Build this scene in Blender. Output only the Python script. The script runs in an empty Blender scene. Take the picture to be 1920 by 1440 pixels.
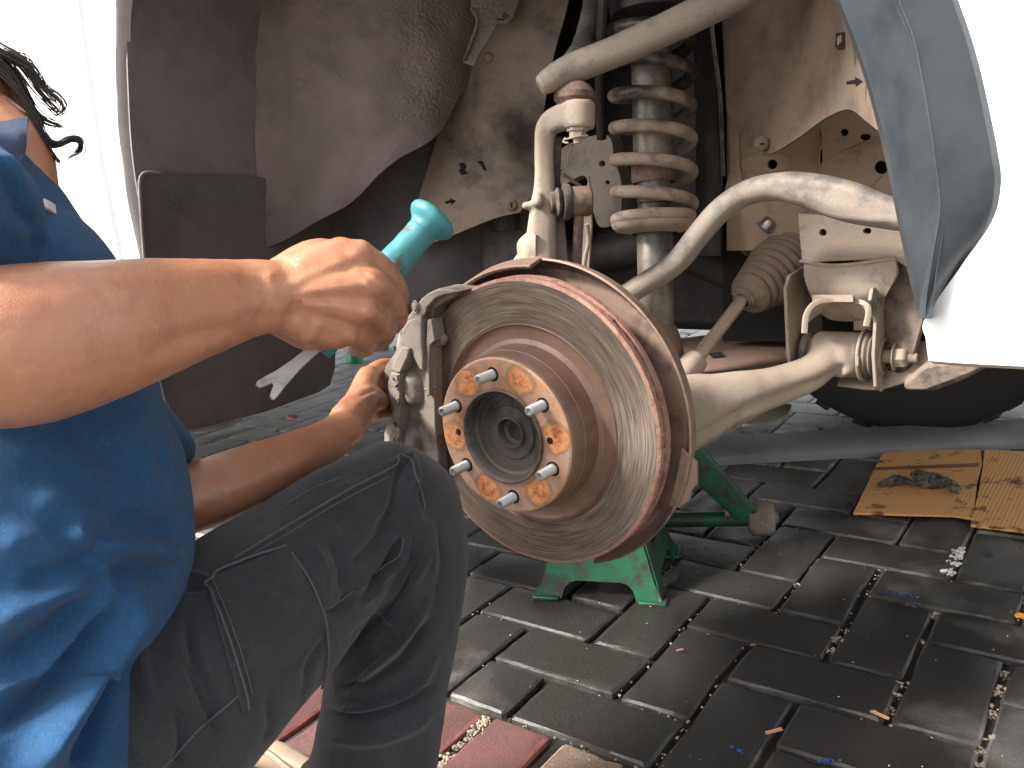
import bpy, math, random
import numpy as np
from mathutils import Vector, Matrix, noise
from mathutils.geometry import tessellate_polygon
from mathutils.bvhtree import BVHTree
random.seed(7); np.random.seed(7)
SC = bpy.context.scene; COL = SC.collection
PI = math.pi
# ---------------------------------------------------------------- camera (world: X to the front of the car, Y into the car, Z up)
FPX, PITCH, ROLL, YAW = 1647.1, .2333, -.0931, .6634
_M = np.array([[math.cos(YAW), -math.sin(YAW), 0], [math.sin(YAW), math.cos(YAW), 0], [0, 0, 1]])
_F = np.array([0, math.cos(PITCH), -math.sin(PITCH)]); _U = np.array([0, math.sin(PITCH), math.cos(PITCH)]); _R = np.array([1., 0, 0])
CF = _M @ _F
CR = _M @ (math.cos(ROLL)*_R + math.sin(ROLL)*_U)
CU = _M @ (-math.sin(ROLL)*_R + math.cos(ROLL)*_U)
CP = np.array([.58088, -.72, .6921])
cd = bpy.data.cameras.new('camera'); cam = bpy.data.objects.new('camera', cd); COL.objects.link(cam)
cam.matrix_world = Matrix([[CR[0], CU[0], -CF[0], CP[0]], [CR[1], CU[1], -CF[1], CP[1]], [CR[2], CU[2], -CF[2], CP[2]], [0, 0, 0, 1]])
cd.sensor_width = 36; cd.lens = 36*FPX/1920; cd.clip_start = .02; cd.clip_end = 500
SC.camera = cam
# ---------------------------------------------------------------- sky, sun, exposure
SUN_DIR = Vector((-.46, -.56, .66)).normalized()          # towards the sun
w = bpy.data.worlds.new('World'); SC.world = w; w.use_nodes = True
nt = w.node_tree; sky = nt.nodes.new('ShaderNodeTexSky'); sky.sky_type = 'NISHITA'; sky.sun_disc = False
sky.sun_elevation = math.asin(SUN_DIR.z); sky.sun_rotation = math.atan2(SUN_DIR.x, SUN_DIR.y)
sky.air_density = 1.0; sky.dust_density = 4.0; sky.ozone_density = .6
hs = nt.nodes.new('ShaderNodeHueSaturation'); hs.inputs['Saturation'].default_value = .18; nt.links.new(sky.outputs[0], hs.inputs['Color']); nt.links.new(hs.outputs[0], nt.nodes['Background'].inputs[0]); nt.nodes['Background'].inputs[1].default_value = .15
sd = bpy.data.lights.new('sun', 'SUN'); sd.energy = 4.2; sd.angle = math.radians(10); sd.color = (1, .94, .86)
so = bpy.data.objects.new('sun', sd); COL.objects.link(so); so.rotation_euler = SUN_DIR.to_track_quat('Z', 'Y').to_euler()
SC.view_settings.view_transform = 'Standard'; SC.view_settings.look = 'None'
SC.view_settings.exposure = 1.15; SC.view_settings.gamma = 1
SC.cycles.max_bounces = 8

# ---------------------------------------------------------------- geometry helpers
def at(x, y, X=None, Y=None, Z=None, d=None):
    """point of the place that a sight line meets on the plane X=, Y=, Z= or at distance d"""
    r = CF + CR*(x-960)/FPX - CU*(y-720)/FPX
    t = d if d is not None else (X-CP[0])/r[0] if X is not None else (Y-CP[1])/r[1] if Y is not None else (Z-CP[2])/r[2]
    return CP + t*r
def A(pts, **k): return [at(p[0], p[1], **k) for p in pts]
def D(pts): return [at(p[0], p[1], d=p[2]) for p in pts]
def proj(P):
    P = np.asarray(P, float) - CP; z = P @ CF
    return np.stack([960+FPX*(P @ CR)/z, 720-FPX*(P @ CU)/z], -1), z
def catmull(P, n):
    """n samples on a Catmull-Rom spline through the rows of P"""
    P = np.asarray(P, float); m = len(P)
    if m == 2: t = np.linspace(0, 1, n)[:, None]; return P[0]*(1-t)+P[1]*t
    Q = np.vstack([2*P[0]-P[1], P, 2*P[-1]-P[-2]]); u = np.linspace(0, m-1-1e-9, n); i = u.astype(int); t = (u-i)[:, None]
    a, b, c, e = Q[i], Q[i+1], Q[i+2], Q[i+3]
    return .5*((2*b)+(-a+c)*t+(2*a-5*b+4*c-e)*t**2+(-a+3*b-3*c+e)*t**3)
class MB:
    def __init__(s): s.v = []; s.f = []
    def add(s, v, f):
        o = len(s.v); s.v += [tuple(map(float, p)) for p in v]; s.f += [tuple(i+o for i in q) for q in f]; return s
    def mesh(s, name, m=None, sharp=35):
        me = bpy.data.meshes.new(name); me.from_pydata(s.v, [], s.f); me.validate()
        if m: me.materials.append(m)
        me.polygons.foreach_set('use_smooth', [True]*len(me.polygons))
        if sharp: me.set_sharp_from_angle(angle=math.radians(sharp))
        me.update(); return me
    def build(s, name, m, parent=None, bevel=0, sharp=35, recalc=True):
        me = s.mesh(name, m, None)
        import bmesh
        if recalc:
            b = bmesh.new(); b.from_mesh(me); bmesh.ops.recalc_face_normals(b, faces=b.faces); b.to_mesh(me); b.free()
        if sharp: me.set_sharp_from_angle(angle=math.radians(sharp))
        o = bpy.data.objects.new(name, me); COL.objects.link(o); o.parent = parent
        if bevel:
            bm_ = o.modifiers.new('bevel', 'BEVEL'); bm_.width = bevel; bm_.segments = 2; bm_.limit_method = 'ANGLE'; bm_.angle_limit = math.radians(40)
        return o
def link(me, name, parent=None, m=None):
    o = bpy.data.objects.new(name, me); COL.objects.link(o); o.parent = parent
    if m: me.materials.append(m)
    return o
def empty(name, loc=(0, 0, 0)):
    o = bpy.data.objects.new(name, None); COL.objects.link(o); o.location = loc; o.empty_display_size = .1
    return o
def tag(o, label=None, cat=None, group=None, kind=None):
    for k, v in (('label', label), ('category', cat), ('group', group), ('kind', kind)):
        if v: o[k] = v
    return o
def keep(o, parent):
    """parent at the world position the mesh was built in"""
    o.parent = parent; o.matrix_parent_inverse = Matrix.Translation(parent.location).inverted(); return o
def tube(P, R, n=16, seg=None, sq=2.0, up=None, ratio=1.0, cap=True):
    """swept tube; R radii (scalar or per point), sq superellipse exponent, ratio = radius across 'up' / radius"""
    P = np.asarray(P, float); R = np.asarray(R, float)
    if R.ndim == 0: R = np.full(len(P), float(R))
    seg = seg or max(2, (len(P)-1)*6+1)
    PR = catmull(np.hstack([P, R[:, None]]), seg); C_, r = PR[:, :3], np.abs(PR[:, 3])
    T = np.gradient(C_, axis=0); T /= np.linalg.norm(T, axis=1)[:, None]+1e-12
    u = np.array(up if up is not None else (0, 0, 1), float)
    if abs(T[0] @ u) > .95: u = np.array([1., 0, 0])
    vs = []
    a = np.linspace(0, 2*PI, n, endpoint=False); ca, sa = np.cos(a), np.sin(a)
    k = 2/sq; ca = np.sign(ca)*np.abs(ca)**k; sa = np.sign(sa)*np.abs(sa)**k
    for i in range(seg):
        s = np.cross(T[i], u); s /= np.linalg.norm(s)+1e-12; w_ = np.cross(s, T[i]); 
        if up is None: u = w_
        vs += list(C_[i] + r[i]*(ratio*ca[:, None]*s + sa[:, None]*w_))
    fs = [(i*n+j, i*n+(j+1) % n, (i+1)*n+(j+1) % n, (i+1)*n+j) for i in range(seg-1) for j in range(n)]
    if cap:
        fs.append(tuple(range(n))[::-1]); fs.append(tuple((seg-1)*n+j for j in range(n)))
    return vs, fs
def capsule(P, R, n=14, seg=None, **k):
    """tube with rounded ends"""
    P = [np.array(p, float) for p in P]; R = list(np.atleast_1d(R)) if np.ndim(R) else [R]*len(P)
    d0 = P[0]-P[1]; d0 /= np.linalg.norm(d0); d1 = P[-1]-P[-2]; d1 /= np.linalg.norm(d1)
    c = catmull(np.hstack([np.array(P), np.array(R)[:, None]]), seg or (len(P)-1)*6+1)
    a = [np.r_[c[0][:3]+d0*R[0]*s, R[0]*math.sqrt(max(0.0004, 1-s*s))] for s in (1, .92, .7, .4)]
    b = [np.r_[c[-1][:3]+d1*R[-1]*s, R[-1]*math.sqrt(max(0.0004, 1-s*s))] for s in (.4, .7, .92, 1)]
    c = np.vstack([a, c, b]); 
    return tube2(c, n, **k)
def tube2(c, n, **k):
    v, f = tube(c[:, :3], np.abs(c[:, 3]), n=n, seg=len(c), **k)
    return v, f
def lathe(prof, cen=(0, 0, 0), axis=(0, 1, 0), n=48, a0=0, a1=2*PI, closed=False):
    """prof [(radius, along axis)]"""
    ax = np.array(axis, float); ax /= np.linalg.norm(ax); h = np.array([0, 0, 1.]) if abs(ax[2]) < .9 else np.array([1., 0, 0])
    e1 = np.cross(ax, h); e1 /= np.linalg.norm(e1); e2 = np.cross(ax, e1)
    full = abs(a1-a0-2*PI) < 1e-6; m = n if full else n+1; vs = []
    for j in range(m):
        t = a0+(a1-a0)*j/n; d = e1*math.cos(t)+e2*math.sin(t)
        vs += [np.array(cen)+d*r+ax*h_ for r, h_ in prof]
    q = len(prof); fs = []
    for j in range(n):
        k = (j+1) % m
        for i in range(q-1 if not closed else q):
            i2 = (i+1) % q; fs.append((j*q+i, j*q+i2, k*q+i2, k*q+i))
    if not full and closed: fs += [tuple(range(q)), tuple((m-1)*q+i for i in range(q))[::-1]]
    return vs, fs
def surf(grid, nu=24, nv=24, th=.003, toward=None, fn=None):
    """smooth sheet through a grid of 3-D control points, with thickness th on the side away from the viewer"""
    G = np.array([[np.asarray(p, float) for p in r] for r in grid]); m, n = G.shape[:2]
    G = np.stack([catmull(G[i], nv) for i in range(m)]); G = np.stack([catmull(G[:, j], nu) for j in range(nv)], 1)
    if fn is not None: G = fn(G)
    du = np.gradient(G, axis=0); dv = np.gradient(G, axis=1); N = np.cross(du, dv); N /= np.linalg.norm(N, axis=2)[:, :, None]+1e-12
    c = np.array(toward if toward is not None else CP); s = np.sign(np.sum(N*(c-G), axis=2).mean()); N *= s
    B = G-N*th; vs = list(G.reshape(-1, 3))+list(B.reshape(-1, 3)); o = nu*nv; fs = []
    for i in range(nu-1):
        for j in range(nv-1):
            q = (i*nv+j, i*nv+j+1, (i+1)*nv+j+1, (i+1)*nv+j); fs.append(q); fs.append(tuple(x+o for x in q[::-1]))
    rim = [i*nv for i in range(nu)]+[(nu-1)*nv+j for j in range(1, nv)]+[i*nv+nv-1 for i in range(nu-2, -1, -1)]+[j for j in range(nv-2, 0, -1)]
    for a, b in zip(rim, rim[1:]+rim[:1]): fs.append((a, b, b+o, a+o))
    return vs, fs
def extr(outline, depth, holes=(), dirv=(0, 1, 0)):
    """flat outline (3-D points in one plane) with holes, given thickness along dirv"""
    loops = [list(map(np.asarray, outline))]+[list(map(np.asarray, h)) for h in holes]
    d = np.array(dirv, float)*depth; P = [p for l in loops for p in l]; n = len(P)
    c = np.mean(loops[0], axis=0); dv = np.array(dirv, float); h = np.array([0, 0, 1.]) if abs(dv[2]) < .9 else np.array([1., 0, 0])
    e1 = np.cross(dv, h); e1 /= np.linalg.norm(e1); e2 = np.cross(dv, e1)
    fl = [[Vector(((p-c) @ e1, (p-c) @ e2, 0)) for p in l] for l in loops]
    tr = tessellate_polygon(fl); vs = list(P)+[p+d for p in P]
    fs = [tuple(t) for t in tr]+[tuple(i+n for i in t[::-1]) for t in tr]; o = 0
    for l in loops:
        k = len(l)
        for i in range(k): a, b = o+i, o+(i+1) % k; fs.append((a, b, b+n, a+n))
        o += k
    return vs, fs
def ring(c, r, n=16, Y=None, ry=None):
    return [at(c[0]+r*math.cos(2*PI*i/n), c[1]+(ry or r)*math.sin(2*PI*i/n), Y=Y) for i in range(n)]
def smooth_outline(pts, n=60):
    P = np.asarray(pts, float); P = np.vstack([P[-1:], P, P[:2]]); c = catmull(P, n*3)
    m = len(P)-1; u = np.linspace(0, m-1e-9, n*3); return c[(u >= 1) & (u < m-1)][::2]
def box(c, s, rot=None):
    c = np.array(c, float); s = np.array(s, float)/2
    v = np.array([[x, y, z] for x in (-1, 1) for y in (-1, 1) for z in (-1, 1)])*s
    if rot is not None: v = v @ np.array(rot).T
    return v+c, [(0, 1, 3, 2), (4, 6, 7, 5), (0, 4, 5, 1), (2, 3, 7, 6), (0, 2, 6, 4), (1, 5, 7, 3)]
def bolt(mb, c, ax, r=.008, h=.008, shank=.004):
    mb.add(*lathe([(0, h), (r*.85, h), (r, h*.85), (r, 0), (0, 0)], c, ax, n=6))
    mb.add(*lathe([(r*1.35, 0), (r*1.35, .0015), (0, .0015)], c, ax, n=20))
    mb.add(*lathe([(0, h+shank), (r*.45, h+shank), (r*.5, h+shank-.001), (r*.5, h-.001)], c, ax, n=14))
def remesh(mb, vox, it=4):
    """union of the overlapping closed shapes as one continuous smoothed surface -> vertex, quad arrays"""
    me = mb.mesh('blob', None, None); o = bpy.data.objects.new('blob', me); COL.objects.link(o)
    md = o.modifiers.new('r', 'REMESH'); md.mode = 'VOXEL'; md.voxel_size = vox; md.adaptivity = 0
    dg = bpy.context.evaluated_depsgraph_get(); e = o.evaluated_get(dg); m2 = bpy.data.meshes.new_from_object(e)
    bpy.data.objects.remove(o); n = len(m2.vertices); V = np.empty(n*3); m2.vertices.foreach_get('co', V); V = V.reshape(-1, 3)
    E = np.empty(len(m2.edges)*2, int); m2.edges.foreach_get('vertices', E); E = E.reshape(-1, 2)
    V = lap(V, E, it); return m2, V, E
def lap(V, E, it, lam=.5):
    n = len(V); deg = np.bincount(E.ravel(), minlength=n)[:, None].clip(1)
    for _ in range(it):
        S = np.stack([np.bincount(E[:, 0], V[E[:, 1], k], n)+np.bincount(E[:, 1], V[E[:, 0], k], n) for k in range(3)], 1)
        V = V*(1-lam)+lam*S/deg
    return V
def normals(m2, V):
    m2.vertices.foreach_set('co', V.ravel()); m2.update(); N = np.empty(len(V)*3); m2.vertices.foreach_get('normal', N); return N.reshape(-1, 3)
def seg_dist(p, L):
    """distance of 2-D points p to the polyline L, with the signed side and the position along it"""
    best = np.full(len(p), 1e9); side = np.zeros(len(p)); tt = np.zeros(len(p)); k = len(L)-1
    for i in range(k):
        a, b = L[i], L[i+1]; ab = b-a; t = np.clip(((p-a) @ ab)/(ab @ ab), 0, 1); q = p-(a+t[:, None]*ab); d = np.hypot(q[:, 0], q[:, 1])
        m = d < best; best[m] = d[m]; cr = ab[0]*(p[:, 1]-a[1])-ab[1]*(p[:, 0]-a[0]); side[m] = np.sign(cr[m]); tt[m] = (i+t[m])/k
    return best, side, tt
def carve(m2, V, E, strokes, N=None, facing=True):
    """cloth folds and tendons: each stroke (polyline, width px, height m, kind) raises or sinks the near surface along its normal"""
    N = normals(m2, V); p, z = proj(V); vd = V-CP; vd /= np.linalg.norm(vd, axis=1)[:, None]
    wgt = np.clip(-(N*vd).sum(1)*3, 0, 1) if facing else np.ones(len(V)); disp = np.zeros(len(V))
    for st in strokes:
        L = catmull(np.array(st[0], float), max(6, 5*len(st[0]))); wd, h = st[1], st[2]; kind = st[3] if len(st) > 3 else 'g'
        lo, hi = L.min(0)-3*wd, L.max(0)+3*wd; m = (p[:, 0] > lo[0]) & (p[:, 0] < hi[0]) & (p[:, 1] > lo[1]) & (p[:, 1] < hi[1])
        if not m.any(): continue
        d, s, t = seg_dist(p[m], L); fade = np.clip(np.minimum(t, 1-t)*5+.25, 0, 1) if kind != 'f' else 1.
        if kind == 'c':      # a fold that lies over the next cloth: steep on its right side, soft on the left
            g = np.where(s > 0, np.exp(-(d/(wd*.25))**2), np.exp(-(d/wd)**2))
        else: g = np.exp(-(d/wd)**2)
        disp[m] += h*g*fade
    return V+N*(disp*wgt)[:, None]
def finish(m2, V, name, mt, parent=None):
    m2.vertices.foreach_set('co', V.ravel()); m2.name = name; m2.materials.clear(); m2.materials.append(mt)
    m2.polygons.foreach_set('use_smooth', [True]*len(m2.polygons)); m2.update()
    o = bpy.data.objects.new(name, m2); COL.objects.link(o); o.parent = parent; return o
def fnoise(V, sc, seed=0):
    return np.array([noise.noise(Vector((x*sc+seed, y*sc, z*sc))) for x, y, z in V])

# ---------------------------------------------------------------- materials
class N_:
    """tiny node builder"""
    def __init__(s, name):
        s.m = bpy.data.materials.new(name); s.m.use_nodes = True; s.t = s.m.node_tree; s.b = s.t.nodes['Principled BSDF']
    def n(s, t, **k):
        x = s.t.nodes.new(t)
        for a, v in k.items(): setattr(x, a, v)
        return x
    def l(s, a, b): s.t.links.new(a, b)
    def coord(s, kind='Object'): return s.n('ShaderNodeTexCoord').outputs[kind]
    def noise(s, scale, detail=6, rough=.6, vec=None, dist=0):
        x = s.n('ShaderNodeTexNoise'); x.inputs['Scale'].default_value = scale; x.inputs['Detail'].default_value = detail
        x.inputs['Roughness'].default_value = rough; x.inputs['Distortion'].default_value = dist; s.l(vec or s.coord(), x.inputs['Vector']); return x.outputs['Fac']
    def ramp(s, f, a, b, ca=(0, 0, 0), cb=(1, 1, 1)):
        x = s.n('ShaderNodeValToRGB'); e = x.color_ramp.elements; e[0].position = a; e[1].position = b
        e[0].color = (*ca, 1); e[1].color = (*cb, 1); s.l(f, x.inputs[0]); return x.outputs[0]
    def mix(s, f, a, b):
        x = s.n('ShaderNodeMix', data_type='RGBA')
        for v, i in ((f, 0), (a, 6), (b, 7)):
            if isinstance(v, (int, float)): x.inputs[i].default_value = v
            elif isinstance(v, tuple): x.inputs[i].default_value = (*v, 1)
            else: s.l(v, x.inputs[i])
        return x.outputs[2]
    def math(s, op, a, b=0., c=None):
        x = s.n('ShaderNodeMath', operation=op)
        for v, i in ((a, 0), (b, 1), (c, 2)):
            if v is None: continue
            if isinstance(v, (int, float)): x.inputs[i].default_value = v
            else: s.l(v, x.inputs[i])
        return x.outputs[0]
    def bump(s, h, strength=.3, dist=.001, nrm=None):
        x = s.n('ShaderNodeBump'); x.inputs['Strength'].default_value = strength; x.inputs['Distance'].default_value = dist; s.l(h, x.inputs['Height'])
        if nrm: s.l(nrm, x.inputs['Normal'])
        return x.outputs[0]
    def out(s, col=None, rough=.5, metal=0., nrm=None, **k):
        if col is not None: s.l(col, s.b.inputs['Base Color']) if not isinstance(col, tuple) else setattr(s.b.inputs['Base Color'], 'default_value', (*col, 1))
        for v, i in ((rough, 'Roughness'), (metal, 'Metallic')):
            if isinstance(v, (int, float)): s.b.inputs[i].default_value = v
            else: s.l(v, s.b.inputs[i])
        if nrm: s.l(nrm, s.b.inputs['Normal'])
        for a, v in k.items(): s.b.inputs[a.replace('_', ' ')].default_value = v
        return s.m
def dusty(name, base, dust, amount=.5, scale=14, rough=.75, bump=.4, metal=0., grit=500, speck=None, upd=.25):
    """dirty metal or plastic: base colour under an uneven layer of powdery dust that lies thicker on upward faces"""
    k = N_(name); f = k.noise(scale, 8, .65); g = k.noise(grit, 2, .6); h = k.noise(scale*5, 5, .7)
    geo = k.n('ShaderNodeNewGeometry'); sx = k.n('ShaderNodeSeparateXYZ'); k.l(geo.outputs['Normal'], sx.inputs[0])
    ff = k.math('ADD', f, k.math('MULTIPLY', k.math('SUBTRACT', h, .5), .5)); ff = k.math('ADD', ff, k.math('MULTIPLY', sx.outputs[2], upd*.4))
    msk = k.ramp(ff, .62-amount*.5, .8-amount*.5)
    c = k.mix(msk, base, dust); c = k.mix(k.math('MULTIPLY', k.math('SUBTRACT', g, .35), .6), c, tuple(x*.55 for x in dust))
    if speck: c = k.mix(k.math('MULTIPLY', k.ramp(k.noise(grit*.8, 2, .6), .70, .80), .6), c, speck)
    c = k.mix(k.math('MULTIPLY', k.ramp(k.noise(scale*9, 6, .75), .56, .70), .35), c, tuple(x*.7 for x in base)); hh = k.math('ADD', k.math('MULTIPLY', g, .45), h)
    return k.out(c, rough, metal, k.bump(hh, bump, .0012))
M = {}
M['beige'] = dusty('dusty_beige_steel', (.12, .102, .086), (.36, .29, .225), .75, 12, .8, .35)
M['beige_dark'] = dusty('dusty_dark_steel', (.045, .038, .033), (.20, .155, .12), .45, 9, .8, .35)
M['bar'] = dusty('dusty_bar_paint', (.125, .118, .105), (.265, .22, .178), .62, 16, .7, .5, grit=420, upd=-.3)
M['apron'] = dusty('dusty_apron_steel', (.17, .135, .10), (.42, .31, .215), .7, 6, .8, .25)
M['liner_brown'] = dusty('brown_dusty_plastic', (.075, .055, .042), (.165, .118, .085), .6, 4, .85, .15, speck=(.42, .30, .2))
M['liner_grey'] = dusty('grey_dusty_plastic', (.13, .112, .11), (.19, .165, .16), .5, 3, .8, .12, grit=300, speck=(.28, .25, .24))
M['liner_dark'] = dusty('dark_dusty_plastic', (.06, .053, .052), (.10, .088, .085), .45, 4, .8, .2)
M['olive'] = dusty('stained_apron_plastic', (.08, .067, .055), (.25, .195, .15), .55, 5, .7, .3, speck=(.33, .27, .21))
M['black'] = dusty('oily_black_metal', (.012, .010, .010), (.04, .032, .028), .3, 12, .6, .3)
M['spring'] = dusty('dusty_spring_paint', (.07, .06, .05), (.36, .29, .22), .68, 10, .7, .4)
def spring_mat():
    k = N_('black_spring_dust_and_painted_shade'); geo = k.n('ShaderNodeNewGeometry'); sx = k.n('ShaderNodeSeparateXYZ'); k.l(geo.outputs['Position'], sx.inputs[0]); f = k.noise(11, 7, .65); g = k.noise(420, 3, .6)
    m = k.math('ADD', f, k.math('MULTIPLY', k.math('SUBTRACT', .765, sx.outputs[2]), 3.5)); m = k.ramp(m, .42, .62); nx = k.n('ShaderNodeSeparateXYZ'); k.l(geo.outputs['Normal'], nx.inputs[0])  # darker upwards: thinner splashed dust, plus the unlit top painted into the colour
    c = k.mix(m, (.022, .018, .016), (.36, .28, .215)); c = k.mix(k.math('MULTIPLY', k.ramp(k.noise(38, 5, .7), .5, .62), .6), c, (.11, .10, .085)); c = k.mix(k.math('MULTIPLY', g, .25), c, (.10, .08, .06))
    return k.out(c, k.ramp(m, 0, 1, (.35,)*3, (.8,)*3), 0, k.bump(g, .4, .001))
M['spring'] = spring_mat()
M['rustpart'] = dusty('brown_rusty_steel', (.10, .06, .045), (.22, .145, .11), .5, 25, .8, .4)
M['boot'] = dusty('dusty_rubber_boot', (.10, .08, .062), (.27, .20, .15), .65, 10, .9, .2)
M['shield'] = dusty('brown_shield_steel', (.12, .08, .062), (.30, .205, .155), .55, 12, .6, .2, metal=.3)
M['caliper'] = dusty('cast_caliper_steel', (.105, .088, .073), (.235, .20, .165), .62, 14, .65, .4, grit=350)
M['steel'] = dusty('clean_bolt_steel', (.55, .53, .50), (.40, .36, .32), .4, 60, .35, .15, metal=.8)
M['zinc'] = dusty('grey_zinc_steel', (.42, .42, .41), (.50, .49, .47), .5, 90, .42, .25, metal=.65)
def undercoat():
    k = N_('sprayed_undercoat'); co = k.coord(); f = k.noise(5, 8, .6); v = k.n('ShaderNodeTexVoronoi'); v.inputs['Scale'].default_value = 190; k.l(co, v.inputs['Vector'])
    g = k.noise(160, 4, .7); h = k.noise(7, 4, .6)
    c = k.mix(k.ramp(f, .35, .66), (.11, .09, .083), (.27, .215, .185)); c = k.mix(k.math('MULTIPLY', g, .45), c, (.09, .07, .06))
    m = k.ramp(h, .4, .65); hh = k.math('ADD', g, k.math('MULTIPLY', k.math('MULTIPLY', v.outputs['Distance'], m), 1.6))
    return k.out(c, .75, 0, k.bump(hh, .9, .0022))
M['undercoat'] = undercoat()
def plain(name, c, rough=.5, metal=0., bump=.1, sc=200, var=.15, **kw):
    k = N_(name); g = k.noise(sc, 4, .6); f = k.noise(sc*.05, 4, .6)
    cc = k.mix(k.ramp(f, .3, .7), tuple(x*(1-var) for x in c), tuple(min(1, x*(1+var)) for x in c))
    return k.out(cc, rough, metal, k.bump(g, bump, .0006), **kw)
M['white'] = plain('white_car_paint', (.74, .73, .73), .25, 0, .01, 30, .02, Coat_Weight=.6, Coat_Roughness=.08)
M['flare'] = dusty('grey_flare_plastic', (.030, .037, .044), (.050, .059, .067), .5, 5, .34, .05, grit=1500, upd=.1)
M['rubber'] = plain('black_tyre_rubber', (.018, .017, .017), .8, 0, .4, 150)
M['hole'] = plain('black_recess', (.006, .005, .005), .9)
M['flap'] = dusty('mud_flap_rubber', (.075, .067, .068), (.105, .095, .095), .45, 6, .75, .2, grit=300, speck=(.2, .16, .15))
M['glass'] = plain('dark_glass', (.02, .022, .025), .08)
def disc_mat():
    k = N_('brushed_rotor_steel'); co = k.coord(); s = k.n('ShaderNodeSeparateXYZ'); k.l(co, s.inputs[0])
    r = k.math('SQRT', k.math('ADD', k.math('MULTIPLY', s.outputs[0], s.outputs[0]), k.math('MULTIPLY', s.outputs[2], s.outputs[2])))
    an = k.math('ARCTAN2', s.outputs[2], s.outputs[0])
    cmb = k.n('ShaderNodeCombineXYZ'); k.l(k.math('MULTIPLY', r, 900.), cmb.inputs[0]); k.l(k.math('MULTIPLY', k.math('COSINE', an), 3.5), cmb.inputs[1]); k.l(k.math('MULTIPLY', k.math('SINE', an), 3.5), cmb.inputs[2])
    f = k.noise(1.0, 3, .6, cmb.outputs[0]); cm2 = k.n('ShaderNodeCombineXYZ'); k.l(k.math('MULTIPLY', r, 260.), cm2.inputs[0]); k.l(k.math('COSINE', an), cm2.inputs[1]); k.l(k.math('SINE', an), cm2.inputs[2]); f2 = k.noise(1.0, 3, .6, cm2.outputs[0])
    st = k.ramp(f, .38, .68); c = k.mix(st, (.14, .108, .086), (.38, .32, .265)); c = k.mix(k.math('MULTIPLY', f2, .5), c, (.15, .11, .08))
    c = k.mix(k.ramp(k.noise(700, 2, .5), .68, .78), c, (.20, .10, .06))
    t = k.n('ShaderNodeTangent', direction_type='RADIAL', axis='Y'); k.l(t.outputs[0], k.b.inputs['Tangent'])
    return k.out(c, k.ramp(f, .2, .8, (.36,)*3, (.55,)*3), .75, k.bump(f, .25, .0004), Anisotropic=.7)
M['disc'] = disc_mat()
M['rotor_rust'] = dusty('pink_brown_rust', (.20, .118, .088), (.26, .158, .12), .5, 9, .5, .12, metal=.35, upd=0)
M['rim_rust'] = dusty('red_rim_rust', (.24, .11, .08), (.38, .21, .16), .5, 35, .85, .9, grit=350, upd=0)
def flange_mat():
    k = N_('rust_blotched_flange'); co = k.coord(); nz = k.n('ShaderNodeTexNoise'); nz.inputs['Scale'].default_value = 55; nz.inputs['Detail'].default_value = 5; k.l(co, nz.inputs['Vector'])
    off = k.n('ShaderNodeVectorMath', operation='MULTIPLY_ADD'); k.l(nz.outputs['Color'], off.inputs[0]); off.inputs[1].default_value = (.020,)*3; off.inputs[2].default_value = (-.010,)*3
    ad = k.n('ShaderNodeVectorMath', operation='ADD'); k.l(co, ad.inputs[0]); k.l(off.outputs[0], ad.inputs[1]); s = k.n('ShaderNodeSeparateXYZ'); k.l(ad.outputs[0], s.inputs[0])
    r = k.math('SQRT', k.math('ADD', k.math('MULTIPLY', s.outputs[0], s.outputs[0]), k.math('MULTIPLY', s.outputs[2], s.outputs[2])))
    an = k.math('ADD', k.math('ARCTAN2', s.outputs[2], s.outputs[0]), 4*PI-BLOTCH0); fold = k.math('SUBTRACT', k.math('MODULO', an, PI/3), PI/6)
    x = k.math('SUBTRACT', k.math('MULTIPLY', r, k.math('COSINE', fold)), .0715); y = k.math('MULTIPLY', r, k.math('SINE', fold))
    d = k.math('SQRT', k.math('ADD', k.math('MULTIPLY', x, x), k.math('MULTIPLY', k.math('MULTIPLY', y, y), .7)))
    inn = k.ramp(d, .0145, .0160, (1, 1, 1), (0, 0, 0)); edge = k.math('MULTIPLY', k.ramp(d, .0145, .0158), k.ramp(d, .0158, .0172, (1, 1, 1), (0, 0, 0)))
    f = k.noise(120, 6, .75); f1 = k.noise(420, 3, .6); f3 = k.noise(18, 5, .6)
    bl = k.mix(k.ramp(f, .44, .56), (.74, .31, .12), (.42, .11, .05)); bl = k.mix(k.ramp(f1, .5, .7), bl, (.72, .38, .18)); bl = k.mix(k.math('MULTIPLY', k.ramp(d, .007, .0150), .7), bl, (.76, .36, .12))
    bs = k.mix(k.ramp(f3, .35, .65), (.44, .26, .185), (.58, .38, .28)); bs = k.mix(k.math('MULTIPLY', k.ramp(f1, .45, .75), .5), bs, (.24, .12, .08))
    bs = k.mix(k.math('MULTIPLY', k.ramp(k.noise(45, 6, .7), .48, .64), .8), bs, (.60, .26, .09))
    c = k.mix(inn, bs, bl); c = k.mix(k.math('MULTIPLY', edge, .6), c, (.15, .08, .04))
    return k.out(c, .62, .15, k.bump(k.math('ADD', k.math('MULTIPLY', edge, .8), f), .4, .0008))
RS = -.0924                               # how far the studs are turned
BLOTCH0 = PI/2-RS+PI/6-PI/6
M['flange'] = flange_mat()
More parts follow.
